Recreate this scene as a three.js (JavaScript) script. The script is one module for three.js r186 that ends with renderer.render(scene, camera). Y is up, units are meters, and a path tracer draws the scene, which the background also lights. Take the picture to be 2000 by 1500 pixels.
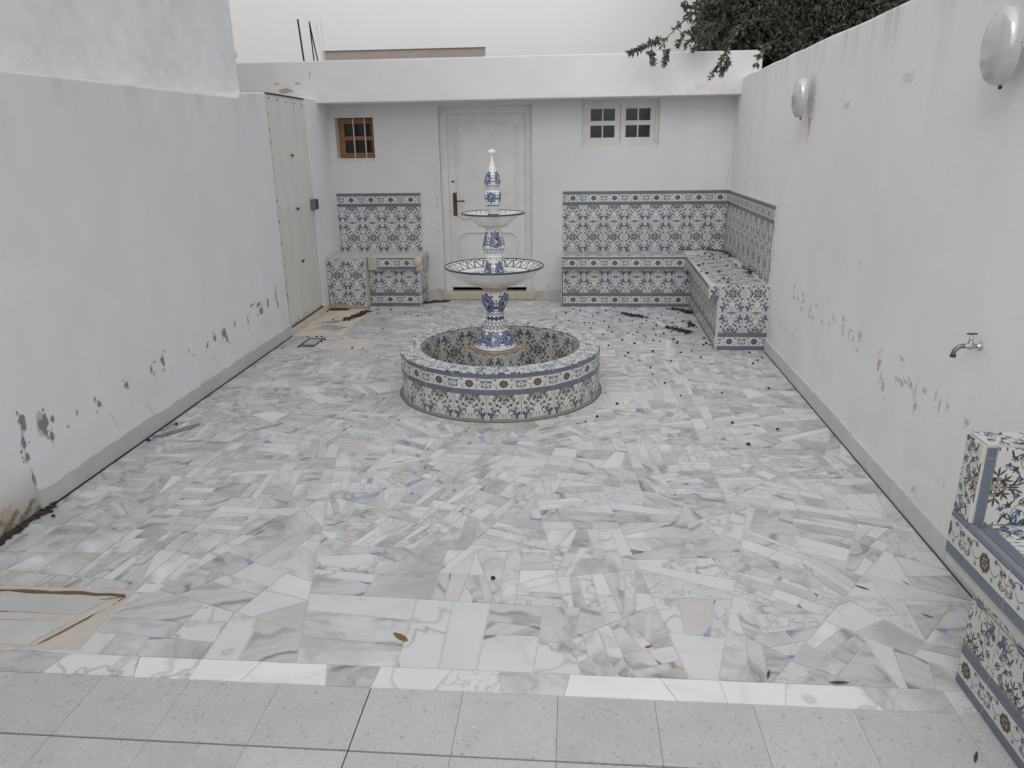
import * as THREE from 'three';
import { mergeGeometries } from 'three/addons/utils/BufferGeometryUtils.js';
import { RoundedBoxGeometry } from 'three/addons/geometries/RoundedBoxGeometry.js';

// ------------------------------------------------------------------ camera, sky, sun, exposure
const scene = new THREE.Scene();
const camera = new THREE.PerspectiveCamera(54.86, 4 / 3, 0.05, 600);
camera.position.set(0, 1.55, 0);
camera.rotation.order = 'YXZ';
camera.rotation.set(THREE.MathUtils.degToRad(-18.02), THREE.MathUtils.degToRad(4.75), -0.0145);

const renderer = new THREE.WebGLRenderer({ antialias: true });
renderer.toneMapping = THREE.LinearToneMapping;
renderer.toneMappingExposure = 1.22;
renderer.shadowMap.enabled = true;

{ // overcast sky: brighter towards the zenith
  const W = 256, H = 128, data = new Float32Array(W * H * 4);
  for (let y = 0; y < H; y++) {
    const s = Math.sin(((y + 0.5) / H - 0.5) * Math.PI);
    const l = s > 0 ? (1 + 2 * s) / 3 : 0.28;
    const c = Math.sqrt(Math.max(0, 1 - s * s));
    for (let x = 0; x < W; x++) { // the cloud is lighter round the hidden sun, behind the camera and to its left
      const a = ((x + 0.5) / W - 0.5) * 2 * Math.PI, d = Math.max(0, Math.cos(a) * c * -0.25 + s * 0.55 + Math.sin(a) * c * 0.795);
      const k = s > 0 ? l * 0.68 + 1.0 * d * d : l; data.set([k * 0.985, k * 0.995, k * 1.015, 1], (y * W + x) * 4);
    }
  }
  const t = new THREE.DataTexture(data, W, H, THREE.RGBAFormat, THREE.FloatType);
  t.mapping = THREE.EquirectangularReflectionMapping;
  t.magFilter = THREE.LinearFilter; t.needsUpdate = true;
  scene.background = t; scene.environment = t;
}
const sun = new THREE.DirectionalLight(new THREE.Color(1, 0.97, 0.93), 0.5);
sun.position.set(-4.4, 8, 4.5);
sun.target.position.set(-0.4, 0, -4.5); scene.add(sun, sun.target);
sun.castShadow = true; sun.shadow.radius = 50;
Object.assign(sun.shadow.camera, { left: -9, right: 9, top: 9, bottom: -9, near: 1, far: 40 });
sun.shadow.mapSize.set(2048, 2048);

// ------------------------------------------------------------------ helpers
function rng(seed) { let a = seed >>> 0; return () => { a = (a + 0x6d2b79f5) | 0; let t = Math.imul(a ^ (a >>> 15), 1 | a); t = (t + Math.imul(t ^ (t >>> 7), 61 | t)) ^ t; return ((t ^ (t >>> 14)) >>> 0) / 4294967296; }; }
const V = (x, y, z) => new THREE.Vector3(x, y, z);
const clamp = (x, a = 0, b = 1) => Math.min(b, Math.max(a, x));
const mix = (a, b, t) => a + (b - a) * t;
const sstep = (a, b, x) => { const t = clamp((x - a) / (b - a)); return t * t * (3 - 2 * t); };
const TABLE = (() => { const r = rng(77), t = new Float32Array(65536); for (let i = 0; i < 65536; i++) t[i] = r(); return t; })();
function vnoise(x, y, p = 256) { // value noise, period p (power of two)
  const ix = Math.floor(x), iy = Math.floor(y), fx = x - ix, fy = y - iy, m = p - 1;
  const u = fx * fx * (3 - 2 * fx), v = fy * fy * (3 - 2 * fy);
  const a = (iy & m) << 8, b = ((iy + 1) & m) << 8, c = ix & m, d = (ix + 1) & m;
  const p0 = TABLE[a | c], p1 = TABLE[a | d], p2 = TABLE[b | c], p3 = TABLE[b | d];
  return mix(mix(p0, p1, u), mix(p2, p3, u), v);
}
function fbm(x, y, n = 4) { let s = 0, a = 0.5, t = 0; for (let i = 0; i < n; i++) { s += a * vnoise(x + i * 37.7, y + i * 19.3); t += a; a *= 0.5; x *= 2; y *= 2; } return s / t; }

const numbers = {};
function numbered(name) { const n = numbers[name] = (numbers[name] ?? -1) + 1; return n ? name + '_' + String(n).padStart(3, '0') : name; }
function tag(o, label, category, group, kind) { if (label) o.userData.label = label; if (category) o.userData.category = category; if (group) o.userData.group = group; if (kind) o.userData.kind = kind; return o; }
function base(name, label, category, [x, y, z] = [0, 0, 0], turn = 0, group) {
  const o = new THREE.Group(); o.name = numbered(name); o.position.set(x, y, z); o.rotation.y = turn; scene.add(o);
  return tag(o, label, category, group);
}
function part(name, geo, mat, parent, pos, rot) {
  const m = new THREE.Mesh(geo, mat); m.name = name; m.castShadow = m.receiveShadow = true;
  if (pos) m.position.set(...pos); if (rot) m.rotation.set(...rot);
  parent.add(m); return m;
}
function box(x0, x1, y0, y1, z0, z1) { const g = new THREE.BoxGeometry(x1 - x0, y1 - y0, z1 - z0); g.translate((x0 + x1) / 2, (y0 + y1) / 2, (z0 + z1) / 2); return g; }
function rbox(x0, x1, y0, y1, z0, z1, r = 0.006) { const g = new RoundedBoxGeometry(x1 - x0, y1 - y0, z1 - z0, 2, r); g.translate((x0 + x1) / 2, (y0 + y1) / 2, (z0 + z1) / 2); return g; }
// uv in metres from position: the two largest axes of each face
function uvMetres(g, s = 1) {
  const p = g.attributes.position, n = g.attributes.normal, uv = new Float32Array(p.count * 2);
  for (let i = 0; i < p.count; i++) {
    const ax = Math.abs(n.getX(i)), ay = Math.abs(n.getY(i)), az = Math.abs(n.getZ(i));
    const a = ax > ay && ax > az ? [p.getZ(i), p.getY(i)] : ay > az ? [p.getX(i), p.getZ(i)] : [p.getX(i), p.getY(i)];
    uv[2 * i] = a[0] * s; uv[2 * i + 1] = a[1] * s;
  }
  g.setAttribute('uv', new THREE.BufferAttribute(uv, 2)); return g;
}
function uvPlane(g, iu, iv, u0, u1, v0, v1) { // uv 0..1 over a rectangle of two position axes
  const p = g.attributes.position, uv = new Float32Array(p.count * 2);
  for (let i = 0; i < p.count; i++) { uv[2 * i] = (p.array[3 * i + iu] - u0) / (u1 - u0); uv[2 * i + 1] = (p.array[3 * i + iv] - v0) / (v1 - v0); }
  g.setAttribute('uv', new THREE.BufferAttribute(uv, 2)); return g;
}
function canvasTex(c, repeat = true) { const t = new THREE.CanvasTexture(c); t.colorSpace = THREE.SRGBColorSpace; t.wrapS = t.wrapT = repeat ? THREE.RepeatWrapping : THREE.ClampToEdgeWrapping; t.anisotropy = 8; return t; }
function newCanvas(w, h) { const c = document.createElement('canvas'); c.width = w; c.height = h; return [c, c.getContext('2d')]; }
function fillNoise(c, ctx, f) { // f(x, y) -> [r, g, b] sRGB bytes
  const d = ctx.createImageData(c.width, c.height), a = d.data;
  for (let y = 0, i = 0; y < c.height; y++) for (let x = 0; x < c.width; x++, i += 4) { const k = f(x, y); a[i] = k[0]; a[i + 1] = k[1]; a[i + 2] = k[2]; a[i + 3] = 255; }
  ctx.putImageData(d, 0, 0);
}
function dataTex(n, f, srgb = false) {
  const a = new Uint8Array(n * n * 4);
  for (let y = 0, i = 0; y < n; y++) for (let x = 0; x < n; x++, i += 4) { const v = f(x, y); if (v.length) { a[i] = v[0]; a[i + 1] = v[1]; a[i + 2] = v[2]; } else a[i] = a[i + 1] = a[i + 2] = v; a[i + 3] = 255; }
  const t = new THREE.DataTexture(a, n, n); t.wrapS = t.wrapT = THREE.RepeatWrapping; t.magFilter = THREE.LinearFilter; t.minFilter = THREE.LinearMipmapLinearFilter; t.generateMipmaps = true;
  if (srgb) t.colorSpace = THREE.SRGBColorSpace; t.needsUpdate = true; return t;
}
function blotch(ctx, x, y, rx, ry, style, seed, spray = 6) {
  const r = rng(seed); ctx.fillStyle = style;
  const one = (cx, cy, ax, ay) => {
    ctx.beginPath(); const n = 22, ph = r() * 9;
    for (let i = 0; i <= n; i++) { const a = (i % n) / n * 6.2832, k = 0.45 + 0.85 * vnoise(Math.cos(a) * 1.9 + ph * 7 + 60, Math.sin(a) * 1.9 + seed % 90 + 20); ctx.lineTo(cx + Math.cos(a) * ax * k, cy + Math.sin(a) * ay * k); }
    ctx.fill();
  };
  one(x, y, rx, ry);
  for (let i = 0; i < spray; i++) { const k = 0.08 + r() * 0.3; one(x + (r() - 0.5) * rx * 4, y + (r() - 0.5) * ry * 4, rx * k, ry * k); }
}
const STD = (o) => new THREE.MeshStandardMaterial(o);
const lin = (r, g, b) => new THREE.Color().setRGB(r, g, b);

// ------------------------------------------------------------------ measures of the yard (metres)
const ZB = -7.59, ZNEAR = 0.8, TER = -1.79, STRIP = -1.886;
const xl = (z) => -2.37 - 0.043 * (-2.6 - z) / 4.99;     // face of the left wall
const xr = (z) => 1.437 + 0.093 * (-2.39 - z) / 5.2;      // face of the right wall
const turnL = Math.atan2(-0.043, -4.99) - Math.PI, turnR = Math.atan2(0.093, -5.2) + Math.PI;

// ------------------------------------------------------------------ plaster
const plasterBump = dataTex(512, (x, y) => {
  const u = x / 512, v = y / 512;
  let s = 0; for (const [f, a] of [[4, 0.4], [16, 0.25], [64, 0.2], [128, 0.15]]) s += a * vnoise(u * f + 3, v * f + 5, f);
  return s * 255;
});
const wallBump = (len, h) => { const t = plasterBump.clone(); t.repeat.set(len / 0.9, h / 0.9); t.needsUpdate = true; return t; };
// a painted wall: uv 0..1 over the whole face; paint(ctx, X, Y) draws stains, X and Y turn metres into pixels
function wallMaterial(u0, u1, v0, v1, w, h, tint, seed, paint, dirt = 1) {
  const [c, ctx] = newCanvas(w, h), L = Math.abs(u1 - u0), H = v1 - v0;
  fillNoise(c, ctx, (x, y) => {
    const mx = x / w * L, my = (1 - y / h) * H;
    const a = fbm(mx * 0.9 + seed, my * 0.9 + seed, 3) - 0.5, b = fbm(mx * 7 + seed, my * 5 + 40, 3) - 0.5, f = vnoise(x * 0.9, y * 0.9) - 0.5;
    const drip = Math.max(0, fbm(mx * 9 + seed, my * 0.35, 2) - 0.58) * sstep(H * 0.45, H, my);
    const low = sstep(0.55, 0.0, my) * Math.max(0, fbm(mx * 3, my * 6 + seed, 3) - 0.42);
    const k = 1 + a * 0.055 + b * 0.03 + f * 0.02 - drip * 0.1 * dirt - low * 0.12 * dirt;
    return [tint[0] * k, tint[1] * k - low * 1.5 * dirt, tint[2] * k - (drip * 3 + low * 5) * dirt];
  });
  const X = (u) => (u - u0) / (u1 - u0) * w, Y = (v) => (1 - (v - v0) / H) * h, S = w / L;
  paint?.(ctx, X, Y, S);
  return STD({ map: canvasTex(c, false), bumpMap: wallBump(L, H), bumpScale: 0.0022, roughness: 0.93 });
}
const plasterCanvas = (() => { const [c, ctx] = newCanvas(512, 512); fillNoise(c, ctx, (x, y) => { const u = x / 512, v = y / 512; const k = 1 + (vnoise(u * 4, v * 4, 4) - 0.5) * 0.05 + (vnoise(u * 16, v * 16, 16) - 0.5) * 0.04 + (vnoise(u * 128, v * 128, 128) - 0.5) * 0.03; return [229 * k, 229 * k, 228 * k]; }); return c; })();
const M = {};
M.plaster = STD({ map: canvasTex(plasterCanvas), bumpMap: plasterBump, bumpScale: 0.003, roughness: 0.94 });
{ const [c, ctx] = newCanvas(1024, 1024); fillNoise(c, ctx, (x, y) => { const k = 1 + (fbm(x / 300, y / 160, 4) - .5) * .035 + (vnoise(x * .7, y * .7) - .5) * .012; return [229 * k, 229 * k, 228 * k]; }); M.farPlaster = STD({ map: canvasTex(c), roughness: 0.95 }); M.farPlaster.map.repeat.set(0.12, 0.12); }
M.taupe = STD({ map: M.plaster.map, color: lin(0.5, 0.42, 0.37), roughness: 0.9 });
M.mortar = STD({ map: canvasTex(plasterCanvas), color: lin(0.62, 0.58, 0.51), bumpMap: plasterBump, bumpScale: 0.01, roughness: 0.95 }); M.mortar.map.repeat.set(2, 2);
M.grout = STD({ map: M.mortar.map, color: lin(0.72, 0.7, 0.66), roughness: 0.95 });
M.orangeMortar = STD({ map: M.mortar.map, color: lin(0.56, 0.43, 0.3), bumpMap: plasterBump, bumpScale: 0.012, roughness: 0.95 });

// ------------------------------------------------------------------ ground, far buildings
{
  const g = new THREE.PlaneGeometry(400, 400, 1, 1); g.rotateX(-Math.PI / 2); uvMetres(g, 0.3);
  tag(part('ground', g, STD({ map: M.mortar.map, color: lin(0.3, 0.27, 0.22), roughness: 1 }), scene, [0, -0.12, 0]), 'bare earth ground around the walled yard', null, null, 'structure');
}
{ // white building behind the outbuilding, with a recessed opening
  const o = base('apartment_building', 'tall plain white building rising behind the flat outbuilding roof', 'building', [-2.7, -0.1, -11]);
  const s = new THREE.Shape(); s.moveTo(-9, 0); s.lineTo(4.43, 0); s.lineTo(4.43, 8); s.lineTo(-9, 8); s.closePath();
  const h = new THREE.Path(); h.moveTo(-0.79, 1.4); h.lineTo(-0.79, 2.91); h.lineTo(1.486, 2.91); h.lineTo(1.486, 1.4); h.closePath(); s.holes.push(h);
  const g = new THREE.ExtrudeGeometry(s, { depth: 0.4, bevelEnabled: false }); g.translate(0, 0, -0.4);
  part('wall', uvMetres(g), M.farPlaster, o);
  part('recess_back', uvMetres(box(-0.9, 1.6, 1.3, 3.0, -0.52, -0.42)), M.taupe, o);
  part('lintel', uvMetres(box(-0.789, 1.485, 2.78, 2.909, -0.4, -0.02)), M.taupe, o);
  part('side_block', uvMetres(box(-9, 4.43, 0, 8, -6, -0.54)), M.farPlaster, o);
}
{ // neighbouring building over the left wall
  const o = base('neighbour_building', 'smooth grey-white upper wall standing over the left yard wall', 'building', [-2.56, 0, -5.92]);
  const g = box(-5, 0, -0.1, 6.5, 0, 9); uvMetres(g);
  part('wall', g, STD({ map: canvasTex(plasterCanvas), bumpMap: plasterBump, bumpScale: 0.002, color: lin(1.05, 1.055, 1.07), roughness: 0.94 }), o);
  part('conduit_clip', rbox(-0.002, 0.02, 2.2, 2.24, 0.0, 0.02, 0.004), M.plaster, o);
}

// ------------------------------------------------------------------ left wall (shape in u = distance from z = ZNEAR, then stood up along the face)
function standWall(shape, depth, faceX0, faceX1) { // shape in (z, y); extruded away from the yard; sheared to follow the slightly turned face
  const g = new THREE.ExtrudeGeometry(shape, { depth, bevelEnabled: true, bevelSize: 0.012, bevelThickness: 0.012, bevelOffset: -0.012, bevelSegments: 2 });
  return g;
}
function wallGroup(name, label, cat, side) { // local x = -z of the world along the face, local z = outwards into the yard
  const o = new THREE.Group(); o.name = numbered(name); scene.add(o); tag(o, label, cat);
  const left = side < 0, a = left ? V(xl(ZNEAR), 0, ZNEAR) : V(xr(ZNEAR), 0, ZNEAR), b = left ? V(xl(ZB), 0, ZB) : V(xr(ZB), 0, ZB);
  const d = b.clone().sub(a).normalize(), n = left ? V(-d.z, 0, d.x) : V(d.z, 0, -d.x); // into the yard
  // left: local +x = d, z = n ; right: local +x = -d (so that x, y, z stay right-handed), z = n
  const ux = left ? d : d.clone().negate(), m = new THREE.Matrix4().makeBasis(ux, V(0, 1, 0), n); m.setPosition(a);
  m.decompose(o.position, o.quaternion, o.scale);
  return o;
}
const UL = (z) => ZNEAR - z;               // left wall: local x of a world z (scale differs from 1 by less than 0.02 %)
const UR = (z) => z - ZNEAR;               // right wall
const paintL = (ctx, X, Y, S) => {
  const grey = 'rgba(128,127,120,0.9)', pale = 'rgba(160,156,148,0.5)';
  const list = [[-2.83, .415, .028, .06], [-2.81, .34, .022, .04], [-2.945, .365, .045, .075], [-2.985, .30, .02, .04], [-2.81, .27, .02, .03], [-2.82, .16, .012, .05], [-3.356, .321, .022, .03], [-3.33, .36, .01, .014], [-3.18, .34, .01, .015], [-3.1, .3, .008, .01], [-3.604, .343, .022, .024], [-3.86, .352, .016, .03], [-3.9, .385, .016, .01], [-3.88, .32, .008, .014], [-3.99, .365, .026, .045], [-3.99, .31, .008, .02], [-4.541, .311, .018, .03], [-4.658, .332, .024, .03], [-4.8, .33, .05, .05], [-4.83, .285, .022, .04], [-4.98, .35, .012, .03], [-5.2, .33, .01, .05], [-5.42, .40, .05, .02], [-5.46, .34, .05, .04], [-5.6, .37, .022, .05], [-5.78, .40, .02, .06], [-5.8, .32, .02, .04], [-5.3, .42, .06, .01], [-4.35, .3, .008, .016], [-4.3, .34, .008, .014]];
  list.forEach(([z, y, a, b], i) => { blotch(ctx, X(z), Y(y), a * S * .85, b * S * .95, pale, i * 13 + 5, 0); blotch(ctx, X(z), Y(y), a * S * .72, b * S * .72, grey, i * 31 + 7, 5); });
  ctx.strokeStyle = 'rgba(150,148,142,0.6)'; ctx.lineWidth = 1.2;
  for (const [z, y] of [[-3.42, .25], [-3.75, .2], [-4.6, .24]]) { ctx.beginPath(); ctx.moveTo(X(z), Y(y)); ctx.lineTo(X(z - .05), Y(y - .09)); ctx.stroke(); }
  const g = ctx.createLinearGradient(0, Y(0.22), 0, Y(0)); g.addColorStop(0, 'rgba(120,105,80,0)'); g.addColorStop(1, 'rgba(110,98,80,0.5)');
  ctx.fillStyle = g; ctx.fillRect(X(-1.6), Y(0.22), X(-2.822) - X(-1.6), Y(0) - Y(0.22));
  blotch(ctx, X(-2.62), Y(.06), .05 * S, .06 * S, 'rgba(186,150,112,0.4)', 900, 4);
  for (let i = 0; i < 26; i++) blotch(ctx, X(-2.3 - i * .02), Y(.02 + (i % 5) * .012), .02 * S, .016 * S, 'rgba(90,80,66,0.4)', 700 + i, 3);
  for (const [z, w] of [[-4.1, .12], [-4.9, .1], [-5.75, .16], [-3.5, .08]]) { const q = ctx.createLinearGradient(0, Y(1.88), 0, Y(1.72)); q.addColorStop(0, 'rgba(150,145,135,0.12)'); q.addColorStop(1, 'rgba(150,145,135,0)'); ctx.fillStyle = q; ctx.fillRect(X(z) - w * S / 2, 0, w * S, Y(1.72)); }
};
const wallL = wallGroup('courtyard_wall', 'long white rendered wall on the left with grey peeling patches and an iron door', 'wall', -1);
{
  const mat = wallMaterial(ZNEAR, ZB, 0, 2, 2048, 500, [228, 229, 231], 3, paintL);
  const s = new THREE.Shape(); const P = [[ZNEAR, 0], [-6.02, 0], [-6.02, 1.955], [-5.53, 1.925], [-5.5, 1.892], [-4.6, 1.884], [-3.8, 1.878], [-3.1, 1.871], [-2, 1.866], [ZNEAR, 1.86]];
  P.forEach(([z, y], i) => i ? s.lineTo(UL(z), y) : s.moveTo(UL(z), y)); s.closePath();
  const g = standWall(s, 0.16); g.translate(0, 0, -0.172); uvPlane(g, 0, 1, UL(ZNEAR), UL(ZB), 0, 2);
  part('wall_face', g, mat, wallL);
  const g2 = box(UL(-6.93), UL(ZB) + 0.03, 0, 1.96, -0.17, -0.001); uvPlane(g2, 0, 1, UL(ZNEAR), UL(ZB), 0, 2);
  part('wall_end', g2, mat, wallL);
  // skirting: short lengths of grey painted render with an uneven top
  const skm = STD({ map: M.plaster.map, color: lin(0.68, 0.7, 0.71), bumpMap: plasterBump, bumpScale: 0.004, roughness: 0.9 });
  const sk = new THREE.Shape(), r = rng(5); sk.moveTo(UL(-2.82), 0.006); sk.lineTo(UL(-6.02), 0.006);
  for (let z = -6.02; z < -2.82; z += 0.06) sk.lineTo(UL(z), 0.082 + r() * 0.012 + 0.014 * vnoise(z * 3 + 90, 4));
  sk.lineTo(UL(-2.82), 0.11); sk.closePath();
  const kg = new THREE.ExtrudeGeometry(sk, { depth: 0.012, bevelEnabled: false }); part('skirting', uvMetres(kg), skm, wallL);
  part('joint_line', box(UL(-2.2), UL(-6.0), 0.0005, 0.0058, 0, 0.021), STD({ color: lin(0.03, 0.024, 0.02), roughness: 1 }), wallL);
  // iron door
  const d = new THREE.Group(); d.name = 'iron_door'; d.userData.label = 'cream painted sheet iron door with rusty bottom edge'; wallL.add(d);
  const [c, ctx] = newCanvas(512, 1024);
  fillNoise(c, ctx, (x, y) => { const k = 1 + (fbm(x / 40, y / 300, 3) - .5) * .07 + (vnoise(x * .3, y * .02) - .5) * .012; const low = y > 480 ? 0.97 : 1; return [219 * k * low, 219 * k * low, 214 * k * low]; });
  ctx.fillStyle = 'rgba(110,70,45,0.85)'; const rr = rng(8);
  for (let i = 0; i < 160; i++) { const x = rr() * 512, y = 1024 - rr() * rr() * 26; ctx.fillRect(x, y, 2 + rr() * 9, 1 + rr() * 3); }
  for (let i = 0; i < 50; i++) ctx.fillRect(rr() * 7, 60 + rr() * 950, 1 + rr() * 4, 2 + rr() * 16);
  for (let i = 0; i < 34; i++) { const y = 40 + i * 30 + rr() * 10; ctx.fillStyle = 'rgba(60,55,50,0.7)'; ctx.fillRect(6, y, 3, 3); if (i % 3 === 0) ctx.fillRect(500, y, 3, 3); }
  
  const dm = STD({ map: canvasTex(c, false), roughness: 0.6, metalness: 0.0 });
  const leaf = box(UL(-6.035), UL(-6.9), 0.075, 1.945, -0.03, -0.002); uvPlane(leaf, 0, 1, UL(-6.035), UL(-6.9), 0.075, 1.945); part('leaf', leaf, dm, d);
  const dark = STD({ color: lin(0.05, 0.045, 0.04), roughness: 0.6, metalness: 0.4 }), rust = STD({ color: lin(0.12, 0.07, 0.045), roughness: 0.9 });
  part('top_rail', box(UL(-6.03), UL(-6.905), 1.946, 1.957, -0.03, 0.006), dark, d);
  part('bottom_rail', box(UL(-6.03), UL(-6.91), 0.062, 0.074, -0.03, 0.006), rust, d);
  for (const y of [1.48, 1.035, 0.58]) { const b = mergeGeometries([new THREE.CylinderGeometry(0.007, 0.007, 0.024, 8).rotateX(Math.PI / 2), new THREE.BoxGeometry(0.034, 0.009, 0.008).translate(0.004, 0, 0.008), new THREE.BoxGeometry(0.009, 0.026, 0.007).translate(0, -0.006, 0.006)]); part('bolt', b, dark, d, [UL(-6.46), y, 0.006]); }
  for (let i = 0; i < 5; i++) part('rivet', new THREE.SphereGeometry(0.006, 6, 4), dark, d, [UL(-6.08 - i * 0.19), 1.915 - 0.004 * i, 0]);
  part('lock_box', rbox(UL(-6.83), UL(-6.93), 0.99, 1.085, -0.002, 0.045, 0.004), STD({ color: lin(0.2, 0.19, 0.18), roughness: 0.45, metalness: 0.7 }), d);
  part('lock_plate', box(UL(-6.845), UL(-6.915), 1.0, 1.07, 0.0452, 0.047), STD({ color: lin(0.1, 0.08, 0.075), roughness: 0.7, metalness: 0.3 }), d);
  part('threshold', uvMetres(box(UL(-6.02), UL(-7.1), 0.006, 0.062, -0.16, 0.004)), STD({ map: M.plaster.map, color: lin(0.86, 0.8, 0.72), bumpMap: plasterBump, bumpScale: 0.004, roughness: 0.95 }), wallL);
}
// ------------------------------------------------------------------ right wall
const paintR = (ctx, X, Y, S) => {
  const list = [[-5.02, .546, .03, .03, 0], [-4.63, .55, .02, .04, 0], [-4.8, .56, .04, .01, 0], [-4.2, .6, .02, .02, 0], [-4.03, .563, .03, .05, 1], [-3.93, .56, .016, .04, 1], [-3.86, .555, .022, .03, 0], [-3.78, .575, .02, .02, 1], [-3.49, .53, .022, .055, 2], [-3.41, .445, .025, .04, 2], [-3.45, .48, .014, .04, 1], [-3.155, .563, .018, .016, 0], [-3.08, .53, .016, .05, 1], [-3.06, .47, .016, .03, 2], [-2.9, .575, .012, .05, 1], [-2.86, .54, .01, .04, 2], [-2.8, .57, .02, .022, 0], [-2.72, .27, .008, .014, 0], [-2.6, .2, .01, .012, 1], [-2.95, .14, .03, .02, 1], [-6.9, 1.17, .02, .03, 0], [-7.3, 1.15, .008, .05, 0], [-5.3, .3, .02, .02, 0], [-4.95, .3, .02, .015, 1], [-3.9, .95, .01, .03, 0]];
  const col = ['rgba(180,177,172,0.7)', 'rgba(205,178,150,0.65)', 'rgba(176,154,134,0.75)'];
  list.forEach(([z, y, a, b, k], i) => blotch(ctx, X(z), Y(y), a * S * .7, b * S * .7, col[k], i * 17 + 3, 6));
  for (let i = 0; i < 26; i++) { const r = rng(i + 50); blotch(ctx, X(-5.2 + r() * 2.6), Y(.5 + r() * .14), 3 + r() * 3, 2 + r() * 3, 'rgba(165,155,145,0.55)', i * 7, 3); }
  ctx.strokeStyle = 'rgba(150,150,150,0.5)'; ctx.lineWidth = 2; ctx.beginPath(); ctx.moveTo(X(-5.27), Y(2.1)); ctx.lineTo(X(-5.25), Y(1.93)); ctx.stroke();
  const q = ctx.createLinearGradient(0, Y(1.66), 0, Y(1.5)); q.addColorStop(0, 'rgba(196,130,115,0.75)'); q.addColorStop(0.6, 'rgba(196,140,125,0.5)'); q.addColorStop(1, 'rgba(196,140,125,0)');
  ctx.fillStyle = q; ctx.beginPath(); ctx.moveTo(X(-5.11), Y(1.68)); ctx.lineTo(X(-5.06), Y(1.68)); ctx.lineTo(X(-5.08), Y(1.52)); ctx.lineTo(X(-5.095), Y(1.52)); ctx.fill();
  blotch(ctx, X(-4.4), Y(1.72), .05 * S, .02 * S, 'rgba(178,178,174,0.5)', 333, 4);
  blotch(ctx, X(-3.6), Y(1.8), .08 * S, .03 * S, 'rgba(196,196,194,0.35)', 334, 4);
  for (let i = 0; i < 40; i++) { const r = rng(i + 150), z = -7 + r() * 5, q2 = ctx.createLinearGradient(0, Y(2.12), 0, Y(2.0 - r() * .15)); q2.addColorStop(0, 'rgba(160,157,150,0.11)'); q2.addColorStop(1, 'rgba(150,146,136,0)'); ctx.fillStyle = q2; ctx.fillRect(X(z), 0, 4 + r() * 26, Y(1.85)); }
};
const wallR = wallGroup('courtyard_wall', 'long white rendered wall on the right carrying two wall lamps and a tap', 'wall', 1);
{
  const mat = wallMaterial(ZB, ZNEAR, 0, 2.2, 2048, 540, [230, 230, 229], 21, paintR);
  const s = new THREE.Shape(), r = rng(9); s.moveTo(UR(ZNEAR), 0); s.lineTo(UR(ZNEAR), 2.15);
  for (let z = ZNEAR - 0.3; z > ZB; z -= 0.28) s.lineTo(UR(z), 2.146 + 0.0067 * z + (r() - 0.5) * 0.012);
  s.lineTo(UR(ZB), 2.095); s.lineTo(UR(ZB), 0); s.closePath();
  const g = standWall(s, 0.13); g.translate(0, 0, -0.142); uvPlane(g, 0, 1, UR(ZB), UR(ZNEAR), 0, 2.2); part('wall_face', g, mat, wallR);
  const skm = STD({ map: M.plaster.map, color: lin(0.74, 0.745, 0.75), bumpMap: plasterBump, bumpScale: 0.003, roughness: 0.9 });
  const joints = [-5.64, -4.9, -4.35, -3.7, -3.15, -2.6, -1.95];
  for (let i = 0; i + 1 < joints.length; i++) part('skirting', uvMetres(box(UR(joints[i]) + 0.0015, UR(joints[i + 1]) - 0.0015, 0.006, 0.094 + 0.003 * (i % 3), 0, 0.012)), skm, wallR);
  part('joint_line', box(UR(-5.6), UR(-2.0), 0.0005, 0.0058, 0, 0.018), STD({ color: lin(0.1, 0.085, 0.07), roughness: 1 }), wallR);
}

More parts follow.
